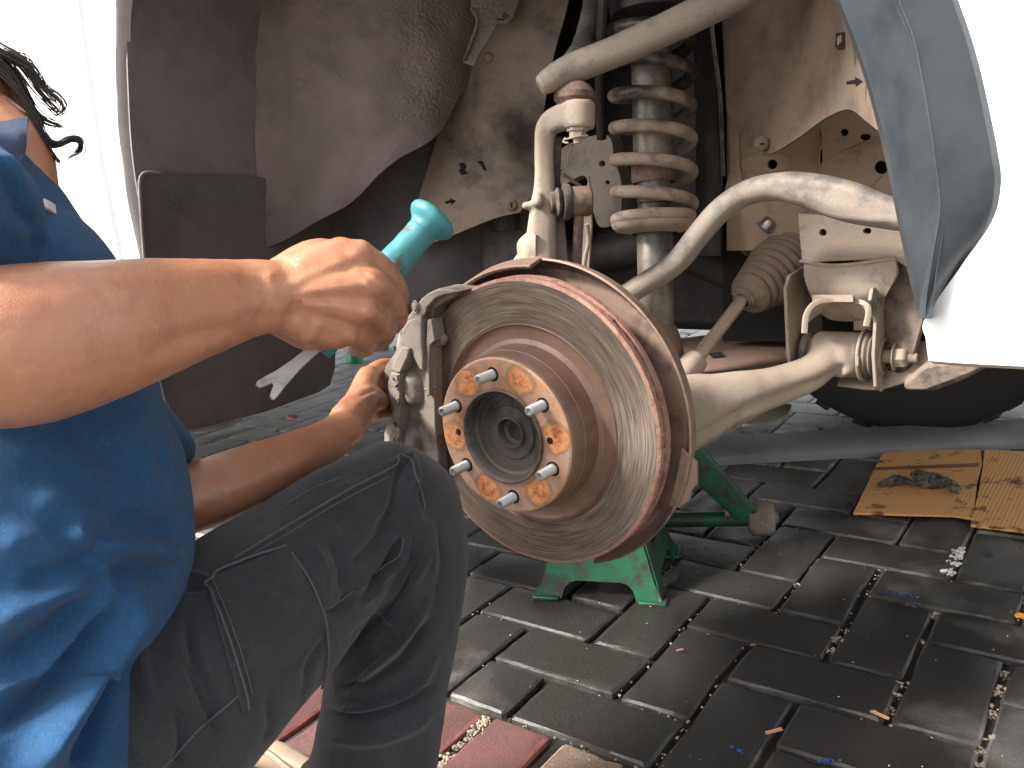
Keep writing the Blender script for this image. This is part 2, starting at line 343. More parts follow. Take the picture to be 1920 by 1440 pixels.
def skin_mat():
    k = N_('brown_skin'); f = k.noise(9, 5, .6); g = k.noise(330, 5, .7); v = k.n('ShaderNodeTexVoronoi', feature='DISTANCE_TO_EDGE'); v.inputs['Scale'].default_value = 430; mp = k.n('ShaderNodeMapping'); mp.inputs['Scale'].default_value = (1, 1, .55); k.l(k.coord(), mp.inputs[0]); k.l(mp.outputs[0], v.inputs['Vector'])
    c = k.mix(k.ramp(f, .3, .7), (.46, .20, .105), (.58, .275, .155)); c = k.mix(k.math('MULTIPLY', g, .3), c, (.30, .105, .05))
    vn = k.noise(23, 4, .6, dist=1.5); c = k.mix(k.math('MULTIPLY', k.ramp(vn, .50, .62), .35), c, (.33, .11, .06)); c = k.mix(k.math('MULTIPLY', k.ramp(k.noise(60, 5, .7), .55, .75), .3), c, (.66, .38, .24))
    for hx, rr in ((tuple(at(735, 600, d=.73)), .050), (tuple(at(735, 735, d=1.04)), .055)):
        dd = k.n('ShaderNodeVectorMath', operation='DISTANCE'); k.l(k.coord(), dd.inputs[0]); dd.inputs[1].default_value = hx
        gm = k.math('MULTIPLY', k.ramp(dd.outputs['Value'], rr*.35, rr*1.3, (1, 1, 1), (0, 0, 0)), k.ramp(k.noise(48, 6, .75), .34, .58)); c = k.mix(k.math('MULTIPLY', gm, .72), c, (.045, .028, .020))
    h = k.math('ADD', k.math('MULTIPLY', k.ramp(v.outputs['Distance'], 0, .12), .7), g)
    return k.out(c, .34, 0, k.bump(h, .30, .0006), Subsurface_Weight=.12, Subsurface_Scale=.01, Subsurface_Radius=(1, .3, .15), Specular_IOR_Level=.8, Coat_Weight=.08, Coat_Roughness=.35)
M['skin'] = skin_mat()
def cloth(name, c1, c2, rough=.85, fade=None, sheen=.3, w=1500):
    k = N_(name); f = k.noise(9, 6, .65); a = k.n('ShaderNodeTexWave', wave_type='BANDS', bands_direction='DIAGONAL'); a.inputs['Scale'].default_value = w/6; a.inputs['Distortion'].default_value = 2; a.inputs['Detail'].default_value = 2; k.l(k.coord(), a.inputs['Vector'])
    g = k.noise(w, 2, .6); wr = k.noise(34, 8, .72, dist=1.2); c = k.mix(k.ramp(f, .32, .68), c1, c2); c = k.mix(k.math('MULTIPLY', g, .6), c, tuple(x*.4 for x in c1)); c = k.mix(k.math('MULTIPLY', k.ramp(k.noise(260, 4, .8), .5, .7), .22), c, tuple(min(1, x*2.2) for x in c2))
    if fade: c = k.mix(k.math('MULTIPLY', k.ramp(k.noise(30, 7, .75), .52, .72), .35), c, fade)
    h = k.math('ADD', k.math('MULTIPLY', g, .30), wr)
    return k.out(c, rough, 0, k.bump(h, .75, .0030), Sheen_Weight=sheen, Sheen_Roughness=.4)
M['shirt'] = cloth('blue_work_shirt', (.012, .075, .185), (.020, .105, .25), .9, None, .1)
M['collar'] = cloth('navy_collar', (.02, .045, .12), (.03, .06, .16))
M['trousers'] = cloth('faded_black_work_trousers', (.024, .026, .031), (.044, .046, .054), .85, (.09, .09, .095), .25)
M['seam'] = plain('grey_thread', (.085, .085, .09), .8)
M['hair'] = plain('black_hair', (.02, .014, .011), .38, 0, .1)
M['stripe'] = plain('white_piping', (.6, .6, .62), .7)
def chipped(name, paint, bare, lo=.60, hi=.66, rough=.4, sc=38):
    k = N_(name); f = k.noise(sc, 8, .7); f2 = k.noise(8, 4, .6); h = k.noise(120, 4, .6)
    c = k.mix(k.ramp(f2, .3, .7), tuple(x*.75 for x in paint), tuple(min(1, x*1.2) for x in paint)); c = k.mix(k.math('MULTIPLY', h, .25), c, tuple(x*.4 for x in paint))
    m = k.ramp(f, lo, hi); c = k.mix(m, c, bare); return k.out(c, rough, 0, k.bump(k.math('SUBTRACT', h, m), .4, .0008))
M['teal'] = chipped('chipped_teal_paint', (.045, .21, .235), (.10, .08, .06), .57, .61, .5)
M['green'] = chipped('oily_green_paint', (.006, .12, .055), (.035, .030, .023), .44, .60, .5, 22)
M['stool'] = plain('green_plastic', (.03, .42, .22), .4)
M['blade'] = chipped('worn_steel_blade', (.50, .48, .45), (.22, .17, .13), .55, .75, .42, 60)
def card_mat():
    k = N_('corrugated_cardboard'); co = k.coord(); s = k.n('ShaderNodeSeparateXYZ'); k.l(co, s.inputs[0]); wv = k.math('SINE', k.math('MULTIPLY', s.outputs[0], 900.))
    f = k.noise(16, 7, .7); c = k.mix(k.noise(4, 3, .6), (.72, .34, .11), (.84, .46, .18)); c = k.mix(k.ramp(f, .56, .64), c, (.17, .075, .03)); c = k.mix(k.ramp(k.noise(3, 3, .5), .62, .7), c, (.30, .15, .07))
    return k.out(c, .85, 0, k.bump(wv, .35, .0008))
M['card'] = card_mat()
def paver_mat(name, c1, c2, wet=True, grain=(.42, .41, .38)):
    k = N_(name); co = k.n('ShaderNodeNewGeometry').outputs['Position']; oi = k.n('ShaderNodeObjectInfo')
    f = k.noise(7, 6, .65, co); g = k.noise(230, 4, .75, co); h = k.noise(40, 6, .7, co); gr = k.noise(520, 2, .5, co)
    c = k.mix(k.ramp(f, .3, .7), c1, c2); c = k.mix(k.math('MULTIPLY', k.ramp(h, .3, .7), .35), c, tuple(x*.5 for x in c1))
    c = k.mix(k.math('MULTIPLY', k.ramp(gr, .58, .70), .8), c, grain); c = k.mix(k.math('MULTIPLY', k.ramp(k.noise(95, 5, .8, co), .52, .68), .5), c, tuple(x*.35 for x in c1)); c = k.mix(k.math('MULTIPLY', oi.outputs['Random'], .4), c, tuple(x*.5 for x in c1))
    ge = k.n('ShaderNodeNewGeometry'); sn = k.n('ShaderNodeSeparateXYZ'); k.l(ge.outputs['True Normal'], sn.inputs[0]); c = k.mix(k.math('MULTIPLY', k.ramp(sn.outputs[2], .80, .985, (1, 1, 1), (0, 0, 0)), k.ramp(k.noise(30, 5, .7, co), .35, .6)), c, grain); c = k.mix(k.math('MULTIPLY', k.ramp(k.noise(2.6, 5, .65, co), .45, .7), .3), c, tuple(x*1.6 for x in c2)); rough = .75
    if wet:
        # spilled oil and water: pool around the jack stand, drops further out
        d = k.n('ShaderNodeVectorMath', operation='DISTANCE'); k.l(co, d.inputs[0]); d.inputs[1].default_value = (.02, .40, 0)
        m = k.math('ADD', k.math('MULTIPLY', d.outputs['Value'], 1.0), k.math('MULTIPLY', k.math('SUBTRACT', k.noise(5, 5, .6, co), .5), 1.1)); pool = k.ramp(m, .42, .74, (1, 1, 1), (0, 0, 0))
        drop = k.ramp(k.noise(15, 3, .55, co), .58, .605); drop = k.math('MULTIPLY', drop, k.ramp(k.noise(3, 2, .5, co), .45, .55)); pm = k.math('MAXIMUM', pool, k.math('MULTIPLY', drop, .8))
        sy = k.n('ShaderNodeSeparateXYZ'); k.l(co, sy.inputs[0]); painted_sun = k.ramp(k.math('ADD', k.math('SUBTRACT', k.math('MULTIPLY', sy.outputs[1], .3), k.math('MULTIPLY', sy.outputs[0], .13)), k.math('MULTIPLY', f, .15)), .50, .62); c = k.mix(k.math('MULTIPLY', painted_sun, .85), c, (.50, .49, .48)); c = k.mix(k.math('MULTIPLY', pm, .88), c, (.012, .009, .008)); x = k.n('ShaderNodeMapRange'); k.l(pm, x.inputs[0]); x.inputs[3].default_value = .72; x.inputs[4].default_value = .40; rough = x.outputs[0]  # sunlight beyond and behind the car painted in here as a paler colour
    hh = k.math('ADD', k.math('MULTIPLY', g, .6), h)
    return k.out(c, rough, 0, k.bump(hh, .75, .0022), Specular_IOR_Level=.6)
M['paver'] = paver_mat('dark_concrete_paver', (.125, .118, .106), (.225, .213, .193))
M['paver_red'] = paver_mat('red_concrete_paver', (.17, .055, .050), (.10, .065, .06), False, (.36, .12, .10))
M['paver_tan'] = paver_mat('tan_concrete_paver', (.26, .17, .11), (.20, .14, .10), False)
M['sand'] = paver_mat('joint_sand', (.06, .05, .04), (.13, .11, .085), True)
M['pebble'] = plain('pale_pebble', (.30, .25, .19), .8, 0, .4, 300, .4)
M['chalk'] = plain('white_crumbs', (.75, .72, .66), .8, 0, .4, 200)
M['ground'] = plain('pale_dusty_ground', (.34, .33, .31), .9, 0, .5, 60)
M['kerb'] = plain('grey_concrete_kerb', (.22, .22, .22), .8, 0, .5, 80, .3)
#SECTION-SETTING
# ================================================================ the setting: ground, pavement of interlocking pavers
g = MB(); g.add([(-60, -60, -.09), (60, -60, -.09), (60, 60, -.09), (-60, 60, -.09)], [(0, 1, 2, 3)])
tag(g.build('ground', M['ground'], None, sharp=0), kind='structure')
PY = .643-YAW                                             # pavers lie almost square to the car
pa = np.array([math.cos(-PY), math.sin(-PY), 0]); pb = np.array([-math.sin(-PY), math.cos(-PY), 0])
_o = _M @ np.array([.2473, 1.0692, -.6921]); PO = CP+_o; PO[2] = 0
UW = .106
def cell(x, y, z=0.): p = PO+UW*(x*pa+y*pb); p[2] = z; return p
pav = MB(); pav.add([cell(-60, -25, -.010), cell(40, -25, -.010), cell(40, 60, -.010), cell(-60, 60, -.010)], [(0, 1, 2, 3)])
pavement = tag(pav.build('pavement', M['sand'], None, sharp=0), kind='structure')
def paver_geo(lx, ly, seed=0):
    """one chamfered paver about its centre, top at z = 0, with a slightly chipped outline"""
    hx, hy = lx/2, ly/2; c = .0045; k = .004; r_ = random.Random(seed); per = []
    cs = [(hx, hy-k), (hx-k, hy), (-hx+k, hy), (-hx, hy-k), (-hx, -hy+k), (-hx+k, -hy), (hx-k, -hy), (hx, -hy+k)]
    for i in range(8):
        a, b_ = cs[i], cs[(i+1) % 8]; per.append(a)
        if i % 2: per += [(a[0]*(1-t)+b_[0]*t, a[1]*(1-t)+b_[1]*t) for t in (.25, .5, .75)]
    n = len(per); vs = []
    for li, (ins, z) in enumerate(((0, -.05), (0, -.0030), (c*.85, 0))):
        for x, y in per:
            d = ins+(r_.uniform(-.0003, .0016) if li else 0)+(.0035 if li and r_.random() < .06 else 0); m_ = max(abs(x)/hx, abs(y)/hy)
            vs.append((x-d*(1 if x > 0 else -1)*(abs(x) > hx-.006), y-d*(1 if y > 0 else -1)*(abs(y) > hy-.006), z-(r_.uniform(0, .0006) if li == 2 else 0)))
    fs = [(l*n+i, l*n+(i+1) % n, (l+1)*n+(i+1) % n, (l+1)*n+i) for l in range(2) for i in range(n)]+[tuple(2*n+i for i in range(n))]
    return vs, fs
bricks = []
for y in range(-22, 58):
    for x in range(-58, 38):
        s = (x+y) % 4
        if y < -2 and x < 40:
            continue
        if s == 0: bricks.append((x+1, y+.5, 'H', 2))
        elif s == 2 and not y+1 < -2: bricks.append((x+.5, y+1, 'V', 2))
        elif s == 3 and y-1 < -2: bricks.append((x+.5, y+.5, 'S', 1))     # cut to half at the border row
for x in range(-40, 38): bricks.append((x+.30, -3.0, 'R', 2)); bricks.append((x+.30, -5.0, 'R', 2)); bricks.append((x+.30, -7.0, 'R', 2))
shape = {}
for kd in ('H', 'V', 'S', 'R'):
    lx, ly = {'H': (2, 1), 'V': (1, 2), 'S': (1, 1), 'R': (1, 2)}[kd]; jx, jy = (.0058, .0042) if kd != 'R' else (.017, .012)
    for j in range(5):
        b = MB(); v, f = paver_geo(lx*UW-jx-.0006*j, ly*UW-jy-.0006*((j*2) % 5), j*7+len(shape)); b.add(v, f)
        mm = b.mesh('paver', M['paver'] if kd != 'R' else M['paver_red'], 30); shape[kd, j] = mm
tanm = shape['R', 0].copy(); tanm.materials.clear(); tanm.materials.append(M['paver_tan'])
def seen(p):
    q, z = proj(p); return z > .2 and -60 < q[0] < 1980 and -60 < q[1] < 1560, z
cand = []; far = MB()
for (cx, cy, kd, L) in bricks:
    c = cell(cx, cy); v, z = seen(c); area = (FPX*UW)**2*L*(CP[2]/max(z, .3))/max(z, .3)**2 if z > 0 else 0
    cand.append((0 if v else 1, -area, cx, cy, kd, z))
cand.sort(); rnd = random.Random(3); n_ind = 0
for (hid, ar, cx, cy, kd, z) in cand:
    c = cell(cx, cy); j = rnd.randrange(5); h = rnd.uniform(-.0018, .0010); rz = -PY+rnd.uniform(-.012, .012); tx, ty = rnd.uniform(-.006, .006), rnd.uniform(-.006, .006)
    ox, oy = rnd.uniform(-.0012, .0012), rnd.uniform(-.0012, .0012)
    if not hid and n_ind < 298:
        me = shape[kd, j]
        if kd == 'R' and cx > -1.2: me = tanm
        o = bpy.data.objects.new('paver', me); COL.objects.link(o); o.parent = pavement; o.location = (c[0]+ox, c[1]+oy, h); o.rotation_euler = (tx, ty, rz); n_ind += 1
    elif (abs(c[0]) < 6 and abs(c[1]) < 6) or not hid:
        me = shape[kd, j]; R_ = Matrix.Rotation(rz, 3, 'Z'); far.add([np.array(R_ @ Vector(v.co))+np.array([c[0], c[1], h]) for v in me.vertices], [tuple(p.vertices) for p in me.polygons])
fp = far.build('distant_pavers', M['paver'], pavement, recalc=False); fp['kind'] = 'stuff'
# joint filling and crumbs
def pebbles(name, mt, pts, parent, label=None):
    b = MB(); r_ = random.Random(len(pts))
    base = [(0, 0, 1), (.9, 0, .3), (.3, .85, .3), (-.75, .5, .3), (-.7, -.55, .3), (.3, -.85, .3), (.6, .5, -.5), (-.3, .7, -.5), (-.8, 0, -.5), (-.2, -.75, -.5), (.65, -.45, -.5), (0, 0, -.9)]
    fs = [(0, 1, 2), (0, 2, 3), (0, 3, 4), (0, 4, 5), (0, 5, 1), (1, 6, 2), (2, 6, 7), (2, 7, 3), (3, 7, 8), (3, 8, 4), (4, 8, 9), (4, 9, 5), (5, 9, 10), (5, 10, 1), (1, 10, 6), (6, 11, 7), (7, 11, 8), (8, 11, 9), (9, 11, 10), (10, 11, 6)]
    for (x, y, z, s) in pts:
        a = r_.uniform(0, 6.3); ca, sa = math.cos(a), math.sin(a); k = [r_.uniform(.6, 1.3) for _ in range(3)]
        b.add([(x+s*(ca*p[0]*k[0]-sa*p[1]*k[1]), y+s*(sa*p[0]*k[0]+ca*p[1]*k[1]), z+s*p[2]*k[2]*.7) for p in base], fs)
    o = b.build(name, mt, parent, sharp=50, recalc=False); o['kind'] = 'stuff'
    if label: o['label'] = label
    return o
rg = random.Random(11); js = []
for _ in range(4500):                                     # grit lying in the joints
    x, y = rg.randrange(-14, 10), rg.randrange(-3, 12); t = rg.random()
    if rg.random() < .6: p = cell(x+rg.gauss(0, .03), y+t)
    else: p = cell(x+t, y+rg.gauss(0, .02))
    if noise.noise(Vector((p[0]*4, p[1]*4, 3))) < .0: continue
    js.append((p[0], p[1], -.009+rg.random()*.006, rg.uniform(.0008, .0028)))
pebbles('joint_gravel', M['pebble'], js, pavement)
def clump(name, mt, px, n, spread, s0, s1, label, cat, z=.0, h=.006):
    P = []
    for i in range(n):
        q = px[rg.randrange(len(px))]; c = at(q[0], q[1], Z=0); P.append((c[0]+rg.gauss(0, spread), c[1]+rg.gauss(0, spread), z+rg.random()*h, rg.uniform(s0, s1)))
    o = pebbles(name, mt, P, None); tag(o, label, cat, kind='stuff'); return o
clump('crumbs', M['chalk'], [(1800, 1040), (1790, 1060), (1778, 1075), (1796, 1048), (1806, 1032)], 60, .0045, .002, .0055, 'white crumbs of polystyrene heaped in the joint near the cardboard', 'crumbs')
clump('joint_pebbles', M['pebble'], [(905, 1345), (880, 1368), (860, 1390), (840, 1412), (822, 1432), (895, 1350)], 420, .005, .0015, .0045, 'pale pebbles filling the wide joint between the red pavers', 'pebbles', -.016, .012)
clump('joint_chips', M['pebble'], [(1560, 1215), (1572, 1195), (1590, 1180), (1640, 1330), (1670, 1325), (1680, 1300), (1690, 1280), (1845, 1405), (1852, 1380), (1860, 1330), (1885, 1260), (1875, 1290), (1840, 1430), (1755, 1150), (1735, 1196)], 330, .004, .001, .004, 'small stone chips scattered along the joints at the lower right', 'stone chips', -.012, .012)
sp = []
for _ in range(260):
    p = cell(rg.uniform(-8, 8), rg.uniform(-3, 8)); sp.append((p[0], p[1], .001, rg.uniform(.0004, .0013)))
pebbles('grit', M['chalk'], sp, pavement)
# orange peel, blue scraps, red petal
c = at(1914, 1158, Z=0); o = pebbles('orange_peel', plain('orange_peel_skin', (.62, .24, .03), .5), [(c[0], c[1], .003, .008)], None); del o['kind']; tag(o, 'orange scrap of peel lying in the paver joint at the right edge', 'peel')
for (x, y, n_, lb) in ((1550, 1430, 9, 'blue plastic scrap on the paver at the bottom edge'), (1700, 1118, 14, 'thin blue plastic shreds lying along a joint below the cardboard'), (1378, 1405, 5, 'dark blue scrap pressed on the grey paver near the bottom')):
    c = at(x, y, Z=0); o = pebbles('plastic_scrap', plain('blue_plastic', (.01, .07, .26), .25), [(c[0]+rg.gauss(0, .004)*(3 if n_ == 14 else 1), c[1]+rg.gauss(0, .002), .002, rg.uniform(.0012, .0032)) for _ in range(n_)], None); del o['kind']; tag(o, lb, 'plastic scrap')
c = at(545, 782, Z=0); o = pebbles('flower_petal', plain('pink_petal', (.62, .05, .10), .5), [(c[0], c[1], .003, .012), (c[0]+.015, c[1]+.004, .003, .010)], None); del o['kind']; tag(o, 'small pink petal on the pavers beneath the mud flap', 'petal')
for (x, y, lb) in ((1650, 1345, 'pale tan leaf scrap beside the stone chips in a joint'), (1452, 1375, 'brown dried leaf scrap stuck in a joint at the bottom'), (1275, 1222, 'small tan leaf crumb lying on the paver below the jack stand')):
    c = at(x, y, Z=.001); b = MB(); L_ = .011 if x != 1275 else .005; a = -.25 if x == 1650 else .9
    b.add(*surf([[c+np.array([math.cos(a)*t*L_-math.sin(a)*s*L_*.25, math.sin(a)*t*L_+math.cos(a)*s*L_*.25, .002+.002*abs(s)]) for s in (-1, 0, 1)] for t in (-1, 0, 1)], 6, 5, .0006)); tag(b.build('leaf_scrap', plain('dry_leaf', (.50, .26, .15), .7), None), lb, 'leaf')
# low kerb on the far side of the car
b = MB(); k0, k1 = at(1440, 868, Z=0), at(1990, 838, Z=0); dv = (k1-k0)/np.linalg.norm(k1-k0); nv = np.array([-dv[1], dv[0], 0])
sec = [(0, 0), (0, .018), (.01, .026), (.045, .03), (.13, .03), (.15, 0)]; pts = []
for t in (-1.2, 0, .3, .6, .9, 1.6): pts.append([k0+dv*t+nv*a+np.array([0, 0, z]) for a, z in sec])
b.add([p for r in pts for p in r], [(i*6+j, i*6+j+1, (i+1)*6+j+1, (i+1)*6+j) for i in range(5) for j in range(5)]+[tuple(range(6)), tuple(30+j for j in range(6))])
tag(b.build('kerb', M['kerb'], None, .003), kind='structure')
#SECTION-CAR
# ================================================================ the car
car = empty('car', (0, 0, 0)); tag(car, 'white pickup with its front wheel removed, brake disc and suspension bare, raised on stands', 'car')
HZ = .4148; HC = np.array([0, 0, HZ])
def hub(name, prof, mt, parent, n=96, y0=0., **k):
    o = MB().add(*lathe(prof, (0, 0, 0), (0, 1, 0), n=n)).build(name, mt, parent, **k); o.location = (0, 0, HZ) if parent is car else (0, 0, 0); return o
YD = .045                                                 # outer friction face
rotor = hub('brake_rotor', [(.1172, YD+.001), (.1182, YD), (.1640, YD), (.1650, YD+.001), (.1650, YD+.0075), (.125, YD+.0075)], M['disc'], car, 160)
hub('rotor_hat', [(.054, .0), (.0875, 0), (.0895, .0018), (.0903, .005), (.0915, .022), (.0920, .0225), (.0928, .036), (.0945, .0445), (.099, .0485), (.1110, .0490), (.1140, .0475), (.1160, YD-.0006), (.1174, YD+.0012), (.1174, .07), (.054, .07)], M['rotor_rust'], rotor, 128)
hub('hat_face', [(.0535, .002), (.0535, -.0006), (.0545, -.0012), (.0865, -.0012), (.0885, .0003), (.0885, .002)], M['flange'], rotor, 128)
hub('rim_edge', [(.1641, YD-.0003), (.1665, YD+.0006), (.1678, YD+.0018), (.1680, YD+.0075), (.166, YD+.0079)], M['rim_rust'], rotor, 160)
hub('inboard_plate', [(.125, YD+.0155), (.1665, YD+.0155), (.168, YD+.016), (.168, YD+.0225), (.1665, YD+.0235), (.125, YD+.0235)], M['rim_rust'], rotor, 160)
b = MB()
for i in range(60):
    a = 2*PI*i/60+random.uniform(-.012, .012); r = np.array([[math.cos(a), 0, -math.sin(a)], [0, 1, 0], [math.sin(a), 0, math.cos(a)]]); b.add(*box(r @ np.array([.1525, YD+.0115, 0]), (.026+random.uniform(-.003, .003), .0085, .0080), r))
b.add(*lathe([(.146, YD+.007), (.146, YD+.016)], (0, 0, 0), (0, 1, 0), n=80)); v = b.build('cooling_vane', M['rim_rust'], rotor); v['kind'] = 'stuff'
# hub with its bore
hubo = hub('wheel_hub', [(.0505, .0045), (.0505, -.0035), (.0520, -.0055), (.0535, -.005), (.0535, .03)], M['beige_dark'], car, 96)
hub('hub_bore', [(.0506, -.004), (.0490, -.002), (.0475, .009), (.0445, .0105), (.0440, .0130), (.0375, .0135), (.0370, .0150), (.0315, .0152), (.0305, .0135), (.0192, .0130), (.0186, .0105), (.0166, .0100), (.0158, .012), (.0152, .021), (.012, .0235), (0, .024)], dusty('greasy_hub_steel', (.055, .049, .046), (.14, .12, .10), .45, 18, .5, .3, metal=.3), hubo, 96)
# six threaded studs
sp_ = [(0, -.0255), (.0030, -.0295), (.0034, -.0310), (.0046, -.0310), (.0054, -.0300)]
sm = [(.0, -.0250), (.0026, -.0250), (.0032, -.0270), (.0044, -.0270), (.0053, -.0260)]
y = -.0256
while y < -.004: sm += [(.00575, y+.0004), (.0051, y+.0009)]; y += .00125
sm += [(.0059, -.003), (.0059, .004)]
for i in range(6):
    a = PI/2-RS-i*PI/3; px_, pz_ = .06985*math.cos(a), .06985*math.sin(a)
    o = MB().add(*lathe(sm, (0, 0, 0), (0, 1, 0), n=24)).build('wheel_stud', M['zinc'], rotor, sharp=60); o.location = (px_, 0, pz_)
    MB().add(*lathe([(.0058, -.0013), (.0078, -.00135), (.0082, -.0012)], (px_, 0, pz_), (0, 1, 0), n=24)).build('stud_hole', M['hole'], rotor)
for a in (.03, PI+.03): MB().add(*lathe([(0, -.0012), (.0036, -.0014), (.0040, -.0012)], (.0635*math.cos(a)-.001, 0, .0635*math.sin(a)), (0, 1, 0), n=20)).build('threaded_hole', M['hole'], rotor)
# dust shield behind the rotor
def arc(prof, a0, a1, n=90): return lathe(prof, (0, 0, 0), (0, 1, 0), n=n, a0=a0, a1=a1, closed=True)
def adeg(d): return math.radians(d)
# lathe angle: e1 = cross(Y, Z) = +X, e2 = cross(Y, X) = -Z, so the angle runs clockwise from +X seen from outside
sh = MB(); sh.add(*arc([(.105, .102), (.170, .102), (.177, .096), (.1805, .086), (.1825, .081), (.1845, .083), (.1825, .092), (.181, .101), (.176, .106), (.105, .106)], adeg(-128), adeg(74)))
o = sh.build('dust_shield', M['shield'], car); o.location = HC
b = MB(); b.add(*arc([(.1750, .060), (.1785, .057), (.1805, .060), (.1850, .080), (.1830, .084), (.1815, .082)], adeg(-126), adeg(-86), 30)); o = b.build('shield_lip', M['shield'], car, .001); o.location = HC
b = MB(); 
for s in (-1,):
    o = extr([np.array([x, .086, z]) for x, z in ((.17, -.02), (.1865, -.035), (.1855, -.06), (.1785, -.068), (.176, -.08), (.165, -.09), (.15, -.09), (.16, -.06))], .006); b.add(*o)
o = b.build('shield_tab', M['shield'], car, .0015); o.location = HC
# steering knuckle (cast upright) : one cast body
b = MB()
b.add(*tube(D([(1088, 216, 1.03), (1050, 222, 1.04), (1026, 240, 1.05), (1020, 280, 1.06), (1021, 340, 1.07), (1018, 400, 1.08), (1014, 460, 1.09), (1014, 560, 1.10)]), [.0155, .0150, .0135, .0115, .0125, .0165, .019, .022], n=20, seg=50, sq=3.2, up=CF, ratio=1.0))
b.add(*lathe([(0, -.016), (.017, -.016), (.019, -.013), (.019, .013), (.017, .016), (0, .016)], at(1086, 216, d=1.03), (0, .15, 1), n=24))
b.add(*capsule(D([(1000, 385, 1.07), (985, 386, 1.07)]), [.006, .005]))
b.add(*capsule(D([(1007, 372, 1.06), (1008, 378, 1.055)]), [.0075, .0075]))
b.add(*tube(D([(1005, 480, 1.10), (960, 620, 1.15), (960, 780, 1.18)]), [.02, .045, .05], sq=3))
b.add(*capsule([np.array([0, .15, HZ+.01]), np.array([0, .13, HZ-.06]), np.array([.01, .15, HZ-.13])], [.05, .045, .03]))
m2, V, E_ = remesh(b, .0022, 4); knuckle = finish(m2, V, 'steering_knuckle', M['beige'], car)
b = MB(); b.add(*tube(D([(1043, 256, 1.06), (1040, 300, 1.07), (1040, 350, 1.08), (1044, 420, 1.09), (1048, 500, 1.10)]), [.003, .003, .003, .004, .005], n=8, sq=4, up=CF, ratio=2.5)); b.build('casting_flange', M['beige_dark'], knuckle)
b = MB(); b.add(*surf([D([(972, 488, 1.10), (970, 455, 1.09), (992, 432, 1.08)]), D([(986, 494, 1.08), (985, 460, 1.075), (998, 435, 1.07)]), D([(1006, 500, 1.08), (1004, 470, 1.07), (1004, 440, 1.065)])], 12, 12, .003)); b.build('sensor_bracket', M['beige'], knuckle)
# upper ball joint: rubber boot, castle nut, cotter
b = MB(); c = at(1078, 180, d=1.04); b.add(*lathe([(.012, -.018), (.019, -.012), (.025, -.004), (.025, .003), (.018, .012), (.012, .016)], c, (0, .15, 1), n=28)); b.build('ball_joint_boot', M['rustpart'], car)
c = at(1083, 243, d=1.03); b = MB(); b.add(*lathe([(0, -.016), (.0045, -.016), (.005, -.010), (.0095, -.010), (.010, -.002), (.0125, -.002), (.0135, .002), (.0135, .006), (0, .006)], c, (0, .15, 1), n=6)); b.add(*lathe([(.0125, .0), (.0155, .001), (.0125, .003)], c+np.array([0, 0, .004]), (0, .15, 1), n=24))
nutj = b.build('castle_nut', M['beige'], car); b = MB(); b.add(*tube(D([(1058, 262, 1.02), (1082, 256, 1.012), (1102, 254, 1.02)]), .0012, n=6)); b.add(*tube(D([(1060, 258, 1.02), (1056, 266, 1.02), (1066, 268, 1.015)]), .0011, n=6)); b.build('split_pin', M['beige'], nutj)
# upper control arm
arm = MB(); arm.add(*tube(D([(1012, 163, 1.03), (1035, 148, 1.03), (1075, 128, 1.035), (1150, 98, 1.03), (1240, 58, 1.015), (1330, 15, 1.0), (1450, -45, .99), (1560, -90, .98)]), [.011, .0150, .0172, .0178, .0182, .0185, .019, .02], n=28, seg=70, sq=2.4, up=CF))
arm.add(*tube(D([(1060, 140, 1.07), (1090, 90, 1.13), (1110, 20, 1.22), (1120, -60, 1.3)]), [.016, .014, .015, .017], n=18))
m2, V, E_ = remesh(arm, .0025, 5); V = V+normals(m2, V)*(fnoise(V, 40)*.0008)[:, None]; finish(m2, V, 'upper_control_arm', M['bar'], car)
b = MB(); b.add(*tube(D([(1108, 92, 1.16), (1096, 60, 1.2), (1100, 30, 1.22), (1118, 20, 1.24)]), .0025, n=8)); b.build('brake_hose', M['beige_dark'], car)
b = MB(); b.add(*tube(D([(1132, -20, 1.1), (1128, 60, 1.12), (1125, 140, 1.15), (1128, 260, 1.2)]), .007, n=10)); b.build('suspension_hose', M['black'], car)
# coil spring and shock absorber
sa, sb = at(1227, 412, d=1.16), at(1216, -190, d=1.13); ax = sb-sa; L = np.linalg.norm(ax); ax /= L
e1 = np.cross(ax, [0, 0, 1.]) ; e1 = np.cross(ax, CF); e1 /= np.linalg.norm(e1); e2 = np.cross(ax, e1)
def along(z, r=0, a=0): return sa+ax*z+(e1*math.cos(a)+e2*math.sin(a))*r
pts = []; z = .004
for i in range(0, 8*24):
    a = i*2*PI/24; tn = i/24; z = .002+max(0, tn-.55)*.0415; pts.append(along(z, .0500, -a+2.6))
b = MB(); b.add(*tube(pts, .0082, n=14, seg=len(pts)*2)); spr = b.build('coil_spring', M['spring'], car)
b = MB(); b.add(*lathe([(.020, -.02), (.030, -.013), (.052, -.011), (.0555, -.006), (.057, -.004), (.0555, -.009), (.05, -.014), (.03, -.018)], sa, ax, n=48)); b.build('spring_seat', M['beige'], car)
b = MB(); b.add(*lathe([(.0225, -.16), (.0235, -.155), (.0235, -.005), (.021, .0), (.021, .02), (.0225, .022), (.0225, .05), (.026, .06), (.0265, .4)], sa, ax, n=36)); sk = b.build('shock_absorber', dusty('shock_body_paint', (.10, .10, .095), (.26, .225, .185), .45, 10, .45, .2, metal=.4), car)
b = MB(); b.add(*lathe([(.027, .048), (.029, .052), (.029, .072), (.027, .076)], sa, ax, n=36)); b.build('bump_collar', M['rustpart'], sk)
b = MB(); b.add(*lathe([(.026, .25), (.052, .262), (.056, .30), (.056, .34)], sa, ax, n=40)); b.build('spring_cap', M['black'], car)
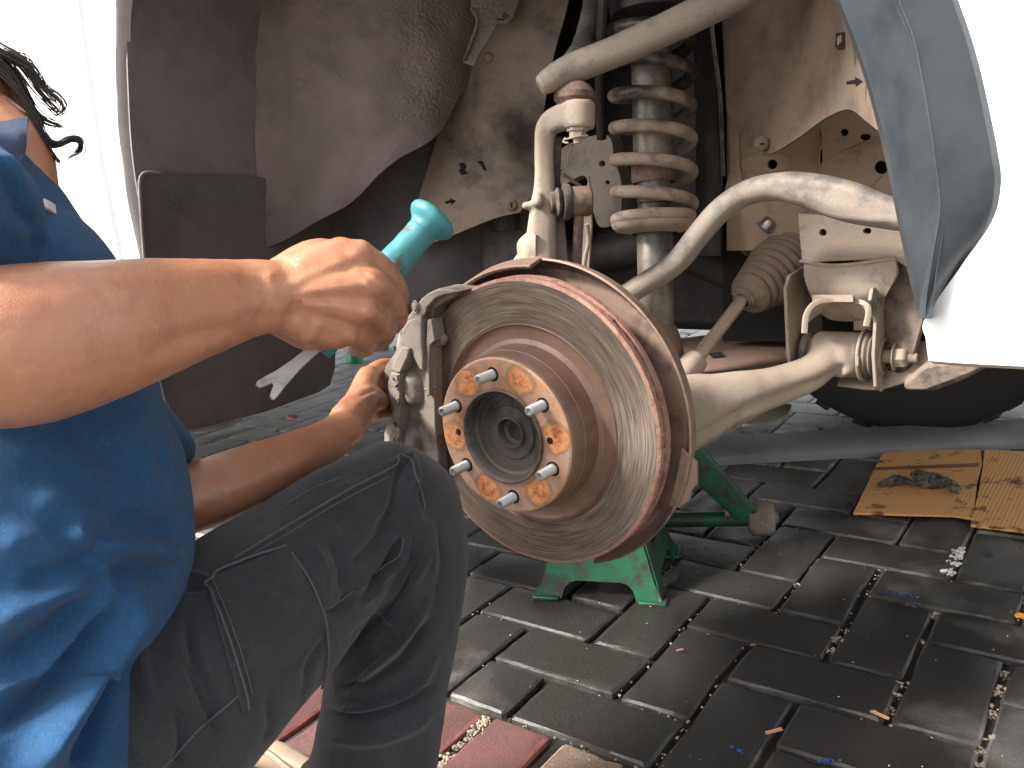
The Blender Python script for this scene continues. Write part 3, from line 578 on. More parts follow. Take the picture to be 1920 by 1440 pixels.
# lower fork of the shock
b = MB(); b.add(*tube([along(-.14), along(-.17), along(-.22), along(-.27)], [.024, .032, .034, .03], n=20, sq=3)); b.build('shock_fork', M['rustpart'], car)
# stabiliser bar with its flattened middle
b = MB(); PB = D([(1120, 600, 1.12), (1165, 560, 1.12), (1215, 528, 1.11), (1268, 492, 1.10), (1310, 440, 1.08), (1350, 395, 1.07), (1400, 362, 1.06), (1460, 350, 1.03), (1520, 358, 1.01), (1590, 378, .985), (1660, 398, .96), (1740, 415, .94), (1860, 440, .9)])
b.add(*tube(PB, [.0165, .0168, .017, .0172, .0175, .0178, .018, .0195, .0235, .026, .021, .0175, .0175], n=32, seg=110, up=CF, ratio=.85))
m2, V, E_ = remesh(b, .0024, 4); V = carve(m2, V, E_, [([(1455, 347), (1520, 358), (1600, 380), (1665, 400)], 24, -.0045, 'f'), ([(1440, 345), (1500, 338), (1580, 350), (1650, 372)], 7, .0012), ([(1450, 372), (1520, 398), (1610, 412), (1690, 416)], 6, .0014)]); V = lap(V, E_, 2); finish(m2, V, 'stabiliser_bar', M['bar'], car)
# stabiliser link: rubber-bushed eye and rod
cx_ = at(1078, 378, d=1.065); axl = CR*.94+CF*.1+CU*.06; axl /= np.linalg.norm(axl)
b = MB(); b.add(*lathe([(0, .0195), (.0165, .0195), (.0182, .0175), (.0182, -.005), (.0165, -.007), (0, -.007)], cx_, axl, n=32)); lk = b.build('stabiliser_link', M['rustpart'], car)
b = MB(); b.add(*lathe([(.010, -.004), (.0210, -.007), (.0222, -.011), (.0210, -.015), (.013, -.016), (.0170, -.019), (.0180, -.022), (.013, -.025), (.013, -.030), (0, -.031)], cx_, axl, n=32)); b.build('link_bush', M['beige_dark'], lk)
b = MB(); b.add(*tube(D([(1086, 395, 1.065), (1084, 440, 1.08), (1081, 505, 1.11)]), .0062, n=14)); b.build('link_rod', M['rustpart'], lk)
b = MB(); b.add(*tube(D([(1100, 420, 1.12), (1104, 450, 1.13), (1098, 480, 1.14), (1094, 510, 1.15)]), [.003, .003, .003, .003], n=8)); b.build('sensor_cable', M['beige'], car)
b = MB(); b.add(*tube(D([(1072, 272, 1.06), (1063, 300, 1.07), (1055, 325, 1.08), (1048, 318, 1.08)]), .0022, n=8)); b.add(*tube(D([(1050, 320, 1.08), (1068, 335, 1.12), (1090, 350, 1.15)]), .0022, n=8)); b.build('brake_line', M['beige'], car)
# frame bracket behind the link (pressed, two holes)
b = MB(); Yb = .40
b.add(*extr(smooth_outline([at(*p, Y=Yb) for p in ((1045, 290), (1085, 262), (1140, 255), (1152, 300), (1165, 345), (1160, 410), (1125, 425), (1108, 380), (1096, 330), (1050, 345))], 70), .03, [ring((1129, 307), 6, 14, Yb), ring((1139, 342), 4.2, 12, Yb)])); b.build('frame_bracket', dusty('greenish_bracket', (.09, .085, .07), (.25, .21, .165), .5, 8, .7, .3), car, .003)
b = MB(); b.add(*extr([at(*p, Y=.36) for p in ((1088, 405), (1104, 330), (1110, 420), (1104, 510), (1090, 510))], .004)); b.build('bracket_gusset', M['beige'], car, .001)
for p, r in (((1129, 307), 7), ((1139, 342), 5)): b = MB(); b.add(*extr(ring(p, r, 14, Yb+.012), .002)); b.build('bracket_hole', M['hole'], car)
# shock tower: long lit plate edge
b = MB(); b.add(*surf([D([(1326, -60, 1.16), (1330, 60, 1.17), (1345, 180, 1.19), (1352, 330, 1.21)]), D([(1334, -60, 1.15), (1338, 60, 1.16), (1352, 180, 1.18), (1358, 330, 1.20)]), D([(1330, -60, 1.4), (1336, 60, 1.42), (1350, 180, 1.45), (1356, 330, 1.47)])], 8, 20, .003, toward=CP)); b.build('tower_flange', M['beige_dark'], car)
b = MB(); b.add(*surf([D([(1290, -80, 1.30), (1300, 100, 1.30), (1305, 300, 1.32), (1300, 480, 1.35)]), D([(1330, -80, 1.22), (1338, 100, 1.22), (1348, 300, 1.24), (1350, 480, 1.26)])], 6, 16, .003)); b.build('shock_tower', M['black'], car)
# tie rod with bellows boot
t0, t1 = at(1292, 690, d=1.15), at(1392, 562, d=1.19)
b = MB(); b.add(*tube([t0+(t0-t1)*.6, t0+(t0-t1)*.1, t0+(t1-t0)*.05, t0+(t1-t0)*.14, t0+(t1-t0)*.16], [.0185, .0175, .0165, .0150, .0105], n=18, sq=2.5)); b.add(*tube([t0, t0+(t1-t0)*.5, t1+(t1-t0)*.1], [.0098, .0090, .0088], n=6)); tr = b.build('tie_rod', M['beige'], car, sharp=40)
bx = at(1496, 478, d=1.26)-at(1400, 556, d=1.19); bl = np.linalg.norm(bx); bx /= bl; pr = [(.0105, -.012), (.0135, -.010), (.0135, -.004), (.016, 0)]
nb = 9
for i in range(nb):
    r = .029+.0155*min(1, i/5.); z0 = .006+i*.0128; pr += [(r*.86, z0-.002), (r, z0+.002), (r*1.03, z0+.005), (r, z0+.008)]
pr += [(.038, .125), (.030, .135), (.030, .17)]
c0 = at(1400, 556, d=1.19); b = MB(); b.add(*lathe(pr, c0, bx, n=48)); bt = b.build('bellows_boot', M['boot'], car, sharp=50)
b = MB(); b.add(*lathe([(.0145, -.010), (.0165, -.009), (.0165, -.005), (.0145, -.004)], c0, bx, n=30)); b.add(*tube([c0+np.array([-.012, 0, .018]), c0+np.array([-.006, 0, .010])], [.002, .005], n=6)); b.add(*tube([c0+CR*.012, c0+CR*.022+CU*.006], [.005, .0015], n=6)); b.add(*tube([c0-CR*.010, c0-CR*.02+CU*.004], [.005, .0015], n=6)); b.build('boot_clip', M['boot'], bt)
# steering rack housing beyond, pipes
b = MB(); b.add(*tube(D([(1500, 470, 1.27), (1440, 432, 1.34), (1400, 455, 1.40)]), [.03, .028, .03], n=20)); b.add(*tube(D([(1398, 470, 1.3), (1420, 446, 1.28), (1440, 426, 1.26)]), [.012, .012, .012], n=14)); b.build('rack_housing', M['beige_dark'], car)
b = MB(); b.add(*lathe([(0, .014), (.008, .014), (.010, .011), (.010, .0), (.013, -.002), (0, -.003)], at(1434, 426, d=1.24), CR*.5+CU*.6-CF*.5, n=12)); b.build('pipe_union', M['steel'], car)
b = MB(); b.add(*tube(D([(1432, 425, 1.25), (1448, 408, 1.25), (1475, 405, 1.25), (1500, 415, 1.26)]), .004, n=8)); b.build('hydraulic_pipe', M['beige'], car)
# lower control arm
b = MB(); PL = D([(1180, 830, 1.09), (1240, 800, 1.10), (1297, 771, 1.12), (1345, 757, 1.125), (1391, 742, 1.13), (1430, 731, 1.14), (1470, 718, 1.15), (1520, 698, 1.155), (1556, 668, 1.16), (1566, 655, 1.165)])
b.add(*tube(PL, [.044, .046, .047, .040, .033, .028, .0245, .0225, .0225, .023], n=36, seg=90, up=CF))
bc = at(1572, 664, d=1.165); b.add(*lathe([(0, -.030), (.0285, -.030), (.030, -.028), (.030, .028), (.0285, .030), (0, .030)], bc, (1, 0, 0), n=40))
m2, V, E_ = remesh(b, .0026, 7)
V = carve(m2, V, E_, [([(1297, 822), (1340, 800), (1400, 765), (1470, 738), (1540, 712), (1580, 690)], 7, -.004, 'f'), ([(1297, 835), (1340, 812), (1400, 778), (1470, 750), (1545, 722), (1590, 695)], 7, .004, 'f'), ([(1320, 760), (1380, 735), (1460, 705)], 30, -.002)]); V = lap(V, E_, 1)
V = V+normals(m2, V)*(fnoise(V, 35)*.0006)[:, None]; lca = finish(m2, V, 'lower_control_arm', M['beige'], car)
b = MB(); b.add(*lathe([(.022, -.044), (.028, -.044), (.029, -.042), (.029, -.036), (.024, -.033), (.024, .033), (.030, .036), (.031, .040), (.027, .043), (.030, .046), (.022, .048)], bc, (1, 0, 0), n=40)); b.build('arm_bush', M['beige_dark'], lca)
b = MB(); b.add(*lathe([(.02, .030), (.034, .031), (.035, .033), (.034, .0345), (.02, .036)], bc, (1, 0, 0), n=40)); b.add(*box(bc+np.array([.034, -.03, .0]), (.003, .010, .012))); b.build('bush_washer', M['beige'], lca)
# bracket that carries the bush: two ears and a bridge
xl, xr = bc[0]-.050, bc[0]+.052
def yz(x, pts): return [np.array([x, y_, z_]) for y_, z_ in pts]
by, bz = bc[1], bc[2]
b = MB(); b.add(*extr(yz(xl, ((by-.035, bz-.035), (by-.045, bz+.02), (by-.05, bz+.095), (by-.035, bz+.11), (by+.09, bz+.12), (by+.09, bz-.03), (by+.03, bz-.045))), .0045, [], (-1, 0, 0))); br1 = b.build('mounting_bracket', M['beige'], car, .001)
b = MB(); b.add(*extr(yz(xr, ((by-.028, bz-.034), (by-.038, bz+.01), (by-.030, bz+.05), (by-.045, bz+.075), (by-.055, bz+.082), (by-.045, bz+.095), (by+.09, bz+.10), (by+.09, bz-.03), (by+.03, bz-.045), (by-.005, bz-.046))), .0045, [], (1, 0, 0))); b.build('bracket_ear', M['beige'], br1, .001)
b = MB(); b.add(*tube(D([(1508, 625, 1.10), (1512, 590, 1.10), (1530, 568, 1.10), (1570, 562, 1.10), (1610, 566, 1.09), (1628, 580, 1.08), (1624, 612, 1.08)]), [.0035]*7, n=8, sq=4, up=CF, ratio=1.0)); b.add(*surf([D([(1512, 590, 1.10), (1540, 570, 1.10), (1580, 565, 1.10), (1622, 580, 1.09)]), D([(1515, 605, 1.13), (1540, 588, 1.13), (1580, 585, 1.13), (1618, 600, 1.12)])], 8, 24, .002)); b.add(*box(at(1562, 559, d=1.10), (.05, .006, .008))); b.build('bracket_bridge', M['beige'], br1)
b = MB(); bolt(b, (xr+.018, by, bz), (1, 0, 0), .0135, .016, .012); b.add(*lathe([(.020, .004), (.024, .004), (.024, .007), (.020, .007)], (xr, by, bz), (1, 0, 0), n=32)); b.add(*lathe([(.009, 0), (.009, .02)], (xr, by, bz), (1, 0, 0), n=16)); b.build('pivot_nut', M['beige'], br1, .0006); b = MB(); bolt(b, (xl-.006, by, bz), (-1, 0, 0), .013, .012, 0); b.build('pivot_bolt', M['beige'], br1, .0006)
# cross member box above the bracket
b = MB(); Yx = .415
b.add(*extr([at(*p, Y=Yx) for p in ((1497, 400), (1700, 420), (1700, 500), (1675, 485), (1505, 492), (1500, 450))], .18, [ring((1543, 436), 7, 14, Yx), ring((1626, 433), 8, 14, Yx, 6)])); cm = b.build('cross_member', M['beige'], car, .004)
b = MB(); b.add(*surf([A([(1508, 488), (1560, 494), (1620, 490), (1678, 484)], Y=Yx-.004), A([(1508, 520), (1560, 525), (1620, 525), (1680, 515)], Y=Yx-.010), A([(1520, 555), (1560, 565), (1620, 565), (1660, 558)], Y=Yx-.004), A([(1530, 580), (1560, 600), (1620, 600), (1660, 575)], Y=Yx+.035)], 24, 24, .01)); b.build('member_cup', M['beige'], cm)
b = MB(); b.add(*tube(A([(1500, 490), (1560, 498), (1625, 492), (1680, 484)], Y=Yx-.006), .0022, n=8)); b.build('weld_seam', M['beige'], cm)
for p in ((1543, 436), (1626, 433)): b = MB(); b.add(*extr(ring(p, 9, 14, Yx+.01), .002)); b.build('member_hole', M['hole'], cm)
b = MB(); b.add(*surf([A([(1680, 470), (1700, 500), (1730, 600)], Y=.43), A([(1655, 560), (1675, 600), (1700, 690)], Y=.44), A([(1640, 640), (1650, 670), (1660, 700)], Y=.46)], 12, 12, .01)); b.build('member_side', M['beige_dark'], cm)
# lower plates and skid bracket
b = MB(); b.add(*surf([A([(1575, 700), (1640, 690), (1700, 650), (1760, 640)], Y=.47), A([(1570, 722), (1640, 728), (1700, 712), (1780, 690)], Y=.44), A([(1575, 724), (1640, 731), (1700, 716), (1780, 694)], Y=.455)], 10, 30, .004)); b.build('lower_cross_member', M['beige'], car)
b = MB(); b.add(*extr([at(*p, Y=.40) for p in ((1692, 716), (1694, 733), (1752, 734), (1800, 716), (1850, 690), (1880, 664), (1735, 682))], .07)); b.build('skid_bracket', dusty('scuffed_bracket', (.06, .05, .042), (.20, .15, .115), .45, 22, .7, .5), car, .006)
b = MB(); b.add(*surf([A([(1250, 640), (1330, 628), (1420, 632), (1500, 650)], Z=.40), A([(1235, 700), (1330, 700), (1420, 700), (1520, 705)], Z=.40)], 6, 12, .004)); b.build('undertray', M['rustpart'], car)
for p in ((1342, 665), (1475, 684)): b = MB(); b.add(*surf([A([(p[0]-14, p[1]-3), (p[0]+10, p[1]-6)], Z=.402), A([(p[0]-6, p[1]+5), (p[0]+18, p[1]+3)], Z=.402)], 3, 3, .001)); b.build('drain_slot', M['hole'], car)
b = MB(); b.add(*surf([A([(1385, 770), (1440, 755), (1485, 758)], Y=.55), A([(1390, 795), (1440, 792), (1478, 775)], Y=.5)], 6, 10, .004)); b.build('arm_lower_plate', dusty('grey_plate', (.12, .12, .11), (.3, .28, .25), .5), car)
b = MB(); b.add(*box((.33, .47, .53), (.08, .02, .018))); bolt(b, (.325, .455, .49), (0, 0, -1), .008, .01); b.build('bumper_stay', M['beige_dark'], car, .002)
# metal apron at the front of the wheel well
Ya = .50
def poly(px, Y): return [at(*p, Y=Y) for p in px]
b = MB(); b.add(*extr(poly(((1362, 150), (1545, 150), (1545, 240), (1536, 252), (1545, 268), (1536, 285), (1538, 470), (1362, 470)), Ya), .004, [ring((1448, 308), 9, 16, Ya)])); ap = b.build('inner_apron', M['apron'], car, .001)
b = MB(); b.add(*extr(poly(((1530, 150), (1860, 150), (1860, 620), (1600, 620), (1600, 470), (1534, 470), (1532, 330), (1542, 300)), Ya-.006), .004, [ring((1583, 248), 7, 14, Ya-.006), ring((1622, 257), 10, 16, Ya-.006, 6), ring((1652, 314), 12.5, 20, Ya-.006)])); b.build('apron_overlap', M['apron'], ap, .001)
b = MB(); b.add(*extr(poly(((1355, 140), (1870, 140), (1870, 640), (1355, 640)), Ya+.05), .003)); b.build('apron_back', M['hole'], ap)
b = MB(); o_ = [at(1437+46*math.cos(t)*abs(math.cos(t))**-.4 if abs(math.cos(t)) > .01 else 1437, 307+18*math.sin(t)*(abs(math.sin(t))+.01)**-.4, Y=Ya-.0006) for t in np.linspace(0, 2*PI, 41)]; b.add(*tube(o_, .0018, n=6)); b.build('pressed_rib', M['apron'], ap)
b = MB(); b.add(*surf([A([(1362, 190), (1368, 300), (1362, 345), (1350, 380)], Y=.49), A([(1385, 200), (1386, 300), (1392, 340), (1398, 370)], Y=.492)], 6, 18, .004)); b.build('apron_edge', M['apron'], ap)
b = MB(); b.add(*tube(A([(1540, 240), (1544, 262), (1536, 285), (1537, 325)], Y=Ya-.007), .0016, n=6)); b.build('sealant_bead', M['apron'], ap)
# front liner, its wavy lower edge, slots and push fastener
cols = [(1352, 1368, 1.17), (1372, 1385, 1.16), (1392, 1402, 1.14), (1425, 1425, 1.11), (1462, 1466, 1.07), (1500, 1505, 1.03), (1540, 1548, .98), (1570, 1590, .92), (1610, 1625, .86), (1650, 1648, .80), (1700, 1690, .72), (1740, 1740, .62)]
bot = [(1362, 205), (1380, 240), (1400, 272), (1425, 292), (1458, 282), (1500, 256), (1545, 223), (1590, 205), (1625, 228), (1650, 246), (1690, 250), (1745, 250)]
rows = []
for t in (-.75, -.35, 0, .35, .7, 1):
    r = []
    for (xt, xm, dd), (xb, yb) in zip(cols, bot):
        if t < 0: y_ = 0+t*120; x_ = xt
        else: y_ = t*yb; x_ = xt*(1-t)+xb*t
        r.append(at(x_, y_, d=dd-(.03 if t < 0 else 0)*abs(t)*3))
    rows.append(r)
b = MB(); b.add(*surf(rows, 40, 80, .003)); lf = b.build('front_liner', M['liner_brown'], car)
c = at(1428, 270, d=1.088); n_ = np.array(CP)-c; n_ /= np.linalg.norm(n_); b = MB(); b.add(*lathe([(0, .003), (.006, .0028), (.0085, .001), (.009, -.002)], c, n_, n=24)); fs_ = b.build('push_fastener', M['liner_brown'], lf)
b = MB(); b.add(*box(c+n_*.0032, (.006, .001, .0022))); b.build('fastener_slot', M['hole'], fs_)
def decal(px, d, mt, name, par, th=.0012):
    b = MB(); b.add(*extr([at(*p, d=d) for p in px], th, [], CF)); return b.build(name, mt, par)
decal(((1568, 62), (1578, 60), (1585, 60), (1585, 92), (1573, 94), (1566, 86)), .875, M['hole'], 'liner_slot', lf)
decal(((1571, 70), (1577, 64), (1578, 78), (1571, 84)), .868, M['liner_brown'], 'slot_tongue', lf)
decal(((1588, 152), (1604, 149), (1604, 144), (1619, 153), (1605, 163), (1605, 157), (1588, 158)), .85, M['hole'], 'liner_arrow', lf)
# ---- rear liner: smooth mud guard, sprayed inner panel, stained apron
rowsL = []
for y_ in (-420, -250, -120, 20, 160, 320, 520, 700):
    bend = max(0, (40-y_)/460.)
    xa_ = float(np.interp(y_, (-400, 0, 240, 380, 480, 640, 748), (225, 218, 222, 240, 262, 290, 308)))+20; rowsL.append([at(x_, y_, X=-.53+.30*bend**1.7) for x_ in (xa_, 315, 380, 450, 520, 580)])
b = MB(); b.add(*surf(rowsL, 44, 24, .003)); lr = b.build('rear_liner', M['liner_grey'], car)
def crumple(G):
    s = G.shape; P = G.reshape(-1, 3); n1 = np.array([noise.fractal(Vector(p)*9, 1.0, 2.0, 4) for p in P]); return G-(CF*1.0)[None, None, :]*(n1.reshape(s[:2])[:, :, None])*.010
xs = [(478, 1.30), (520, 1.30), (570, 1.285), (640, 1.28), (720, 1.275), (790, 1.285), (850, 1.31), (890, 1.34)]
bt_ = [(482, 470), (530, 452), (590, 418), (650, 384), (735, 306), (812, 262), (850, 205), (886, 128)]
rows = []
for t in (-.9, -.4, 0, .25, .5, .75, 1):
    r = []
    for (xt, dd), (xb, yb) in zip(xs, bt_):
        y_ = t*yb if t > 0 else t*300; x_ = xt*(1-max(t, 0))+xb*max(t, 0)
        r.append(at(x_, y_, d=dd+.02*max(0, t)**2-(.05*abs(t) if t < 0 else 0)))
    rows.append(r)
b = MB(); b.add(*surf(rows, 70, 70, .004, fn=crumple)); ul = b.build('undercoated_panel', M['undercoat'], car)
b = MB(); b.add(*extr([at(*p, d=1.29) for p in ((878, -60), (985, -60), (972, 8), (964, 32), (950, 46), (934, 42), (922, 66), (905, 92), (889, 124), (868, 116), (880, 84), (893, 58), (895, 36), (884, 16))], .004, [[at(949+5*math.cos(t), 29+6*math.sin(t), d=1.29) for t in np.linspace(0, 2*PI, 13)[:-1]]], CF)); pf = b.build('panel_flange', M['undercoat'], ul, .0015)
b = MB(); b.add(*tube(D([(884, 16, 1.286), (895, 40, 1.284), (882, 84, 1.286), (870, 114, 1.29)]), .0028, n=8)); b.build('flange_bead', M['beige_dark'], ul)
rows = [D([(520, 300, 1.41), (600, 290, 1.41), (720, 250, 1.41), (830, 190, 1.40), (880, 130, 1.41)]), D([(520, 430, 1.42), (600, 430, 1.42), (720, 420, 1.41), (830, 400, 1.40), (900, 380, 1.42)]), D([(520, 560, 1.43), (600, 560, 1.36), (720, 560, 1.38), (830, 560, 1.40), (900, 560, 1.42)]), D([(520, 640, 1.44), (600, 618, 1.44), (680, 605, 1.42), (770, 592, 1.45), (900, 590, 1.47)])]
b = MB(); b.add(*surf(rows, 30, 30, .003, fn=lambda G: G)); b.build('lower_liner', M['flap'], car)
rows = [D([(905, -120, 1.36), (960, -120, 1.34), (1020, -120, 1.33), (1078, -120, 1.33)]), D([(890, 0, 1.36), (950, 0, 1.34), (1010, 0, 1.325), (1066, 0, 1.32)]),
        D([(870, 120, 1.37), (925, 120, 1.345), (985, 115, 1.33), (1037, 110, 1.32)]), D([(830, 225, 1.38), (890, 225, 1.35), (960, 225, 1.34), (1018, 220, 1.34)]),
        D([(800, 320, 1.38), (870, 318, 1.35), (945, 312, 1.34), (1010, 300, 1.345)]), D([(782, 385, 1.375), (860, 380, 1.35), (935, 372, 1.335), (1004, 352, 1.33)]),
        D([(775, 468, 1.37), (850, 441, 1.35), (925, 410, 1.335), (975, 398, 1.33)])]
def dents(G):
    s = G.shape; P = G.reshape(-1, 3); p, z = proj(P); dd = np.zeros(len(P))
    for (x_, y_, r_, h_) in ((960, 150, 60, .012), (930, 240, 50, -.010), (1000, 260, 45, .022), (880, 60, 70, -.008), (975, 330, 40, -.008), (905, 300, 70, .006), (985, 60, 40, -.008)): dd += h_*np.exp(-((p[:, 0]-x_)**2+(p[:, 1]-y_)**2)/r_**2)
    dd += np.array([noise.noise(Vector(q)*14) for q in P])*.004
    return G+CF[None, None, :]*dd.reshape(s[:2])[:, :, None]
b = MB(); b.add(*surf(rows, 80, 60, .003, fn=dents)); sp2 = b.build('splash_apron', M['olive'], car)
for px_, nm in ((((860, 306), (871, 305), (875, 313), (872, 318), (877, 326), (866, 328), (860, 320), (864, 315)), 'keyhole_slot'), (((895, 303), (905, 301), (908, 309), (913, 320), (907, 319), (903, 311)), 'hook_slot'), (((834, 378), (844, 375), (843, 371), (856, 377), (846, 384), (846, 380), (836, 382)), 'apron_arrow')): decal(px_, 1.335, M['hole'], nm, sp2)
c = at(959, 385, d=1.328); n_ = CP-c; n_ /= np.linalg.norm(n_); b = MB(); b.add(*lathe([(0, .002), (.006, .003), (.0085, .001), (.009, -.002)], c, n_, n=24)); fs_ = b.build('push_fastener', M['olive'], sp2)
b = MB(); b.add(*box(c+n_*.0032, (.002, .001, .008))); b.build('fastener_slot', M['hole'], fs_)
c = at(915, 108, d=1.345); b = MB(); b.add(*lathe([(0, .003), (.006, .002), (.008, -.002)], c, CP-c, n=20)); b.build('rivet', M['olive'], sp2)
# frame rail and lower structure seen under the apron
b = MB(); b.add(*surf([D([(800, 470, 1.44), (860, 430, 1.44), (930, 405, 1.44), (1010, 380, 1.44)]), D([(780, 520, 1.43), (860, 520, 1.43), (930, 520, 1.43), (1030, 520, 1.43)]), D([(770, 592, 1.45), (860, 600, 1.45), (930, 620, 1.45), (1030, 640, 1.45)])], 14, 14, .01)); b.build('frame_rail', dusty('grey_rail', (.07, .07, .068), (.17, .155, .14), .5, 7, .6, .3), car)
b = MB(); b.add(*box(at(1440/1.52, 416, d=1.42), (.05, .02, .03))); b.build('rail_bracket', M['beige_dark'], car, .003)
# mud flap
XF = -.520
fl = [(262, 340), (266, 328), (276, 323), (345, 326), (560, 336), (640, 420), (632, 600), (629, 690), (620, 722), (600, 735), (500, 772), (453, 784), (400, 800), (356, 808), (338, 802), (322, 776), (305, 735), (288, 640), (272, 500)]
b = MB(); b.add(*extr([at(*p, X=XF) for p in fl], .007, [], (-1, 0, 0))); mf = b.build('mud_flap', M['flap'], car, .002)
rim = [at(*p, X=XF+.002) for p in [(453, 784), (400, 800), (356, 808), (338, 802), (322, 776), (305, 735), (288, 640), (272, 500), (263, 380), (262, 340), (266, 328), (276, 323), (300, 324)]]
b = MB(); b.add(*tube(rim, .0022, n=8, seg=120)); b.build('flap_bead', dusty('worn_rubber_edge', (.12, .11, .11), (.20, .18, .18), .5), mf)
c = at(325, 376, X=XF+.001); b = MB(); b.add(*lathe([(0, .004), (.005, .004), (.006, .001), (.011, .001), (.012, -.001)], c, (1, 0, 0), n=20)); b.build('flap_screw', M['flap'], mf)
# ---- painted body
YB = -.05
arch = [(308, 748), (290, 640), (262, 480), (240, 380), (222, 240), (217, 120), (218, 0)]
A3 = [at(*p, Y=YB) for p in arch]; top = A3[-1]
cxa, cza, ra = -.03, .66, None
ext = []
p0 = top; n_arc = 12
R0 = np.array([p0[0], p0[2]]); 
for i in range(1, n_arc+1):                                # the arch goes on over the wheel, outside the picture
    t = i/n_arc; a0_ = math.atan2(R0[1]-.66, R0[0]-cxa); a_ = a0_*(1-t)+.32*t; rr = np.hypot(R0[0]-cxa, R0[1]-.66)*(1-t)+.475*t
    ext.append(np.array([cxa+rr*math.cos(a_), YB, .66+rr*math.sin(a_)]))
lastx = ext[-1]
gap = [(148, 0), (156, 60), (166, 130), (178, 220), (190, 300), (206, 390), (220, 455), (229, 492)]
G3 = [at(*p, Y=YB) for p in gap]
gt = G3[0]+(G3[0]-G3[2])*1.2; zb = A3[0][2]
door_front = [gt]+G3+[at(227, 500, Y=YB), at(222, 505, Y=YB)]
zd = door_front[-1][2]
fen = [A3[0]]+A3[1:]+ext+[np.array([lastx[0]+.03, YB, lastx[2]-.02]), np.array([lastx[0]+.12, YB, 1.12]), np.array([gt[0]+.02, YB, 1.14])]
off = np.array([.007, 0, 0]); fen += [p+off for p in door_front[:-1]]+[door_front[-1]+np.array([.002, 0, -.005]), np.array([-3.2, YB, zd-.005]), np.array([-3.2, YB, zb])]
b = MB(); b.add(*extr(fen, .02)); fp_ = b.build('fender', M['white'], car, .002)
dr = door_front+[np.array([-1.75, YB, zd]), np.array([-1.75, YB, 1.14]), np.array([gt[0]-.01, YB, 1.14])]
b = MB(); b.add(*extr([p+np.array([0, -.001, 0]) for p in dr], .02)); dro = b.build('front_door', M['white'], car, .003)
b = MB(); b.add(*extr([np.array(p) for p in ((-1.755, YB, zd), (-3.2, YB, zd), (-3.2, YB, 1.14), (-1.755, YB, 1.14))], .02)); b.build('rear_body_side', M['white'], car, .003)
b = MB(); b.add(*box((-1.45, YB-.03, 1.0), (.16, .02, .025))); b.build('door_handle', M['white'], dro, .008)
lipp = A3+ext; gridl = [[p+np.array([0, .0, 0]), p+np.array([.004*(1 if p[0] < 0 else -1), .006, -.001]), p+np.array([.006*(1 if p[0] < 0 else -1), .018, -.002])] for p in lipp]
b = MB(); b.add(*surf(gridl, 90, 8, .0015, toward=(0, -.1, .6))); b.build('arch_lip', plain('grey_arch_lip', (.42, .41, .41), .5), fp_)
# flare: inner edge, ridge, outer edge ; rows run down the picture
fi = [(1440, -330), (1500, -180), (1545, -80), (1574, 0), (1602, 70), (1628, 145), (1650, 225), (1670, 310), (1688, 400), (1706, 490), (1722, 560), (1733, 596)]
fr = [(1560, -330), (1620, -180), (1660, -80), (1685, 0), (1712, 70), (1728, 145), (1742, 225), (1754, 310), (1762, 390), (1750, 470), (1738, 550), (1735, 597)]
fo = [(1690, -330), (1745, -180), (1775, -80), (1797, 0), (1818, 60), (1838, 130), (1856, 210), (1871, 285), (1877, 345), (1860, 415), (1800, 502), (1737, 598)]
rows = []
def mixp(a, b_, t): return a*(1-t)+b_*t
for a, r_, o_ in zip(fi, fr, fo):
    A0, A1, RR, OO = at(a[0]-8, a[1], Y=-.070), at(*a, Y=-.100), at(*r_, Y=-.142), at(*o_, Y=-.124)
    rows.append([A0, mixp(A0, A1, .85), A1, mixp(A1, RR, .06), mixp(A1, RR, .5), mixp(A1, RR, .93), RR, mixp(RR, OO, .07), mixp(RR, OO, .5), mixp(RR, OO, .96), OO, OO+np.array([.0, .012, 0])])
b = MB(); b.add(*surf(rows, 90, 56, .004)); b.build('fender_flare', M['flare'], car)
b = MB(); b.add(*tube([at(x_, y_, Y=-.123) for x_, y_ in [(x+1, y) for x, y in fo]], .0011, n=6, seg=90)); b.build('flare_seal', M['rubber'], car)
# bumper / front quarter: white shell from the flare round to the front
rows = []
fo2 = [at(*p, Y=-.128) for p in fo]; fo2[-1] = at(1734, 598, Y=-.128)
btm = at(1741, 676, Y=-.128)
edge = fo2[0:12]+[at(1736, 636, Y=-.128), btm]
for i, p in enumerate(edge):
    z_ = p[2]; zq = z_ if i < 13 else btm[2]
    r = [p, np.array([p[0]+.03, -.131, zq]), np.array([max(p[0]+.06, .60), -.128, zq]), np.array([.72, -.10, zq]), np.array([.84, -.02, zq]), np.array([.92, .12, zq]), np.array([.955, .45, zq]), np.array([.96, .82, zq])]
    rows.append(r)
b = MB(); b.add(*surf(rows, 80, 60, .004)); bmp = b.build('front_bumper', M['white'], car)
under = [[r_, r_+np.array([0.0, .03, -.008]), r_+np.array([0, .10, -.006])] for r_ in rows[-1]]
b = MB(); b.add(*surf(under, 30, 8, .003, toward=(0.5, 0, 0))); b.build('bumper_underside', M['white'], bmp)
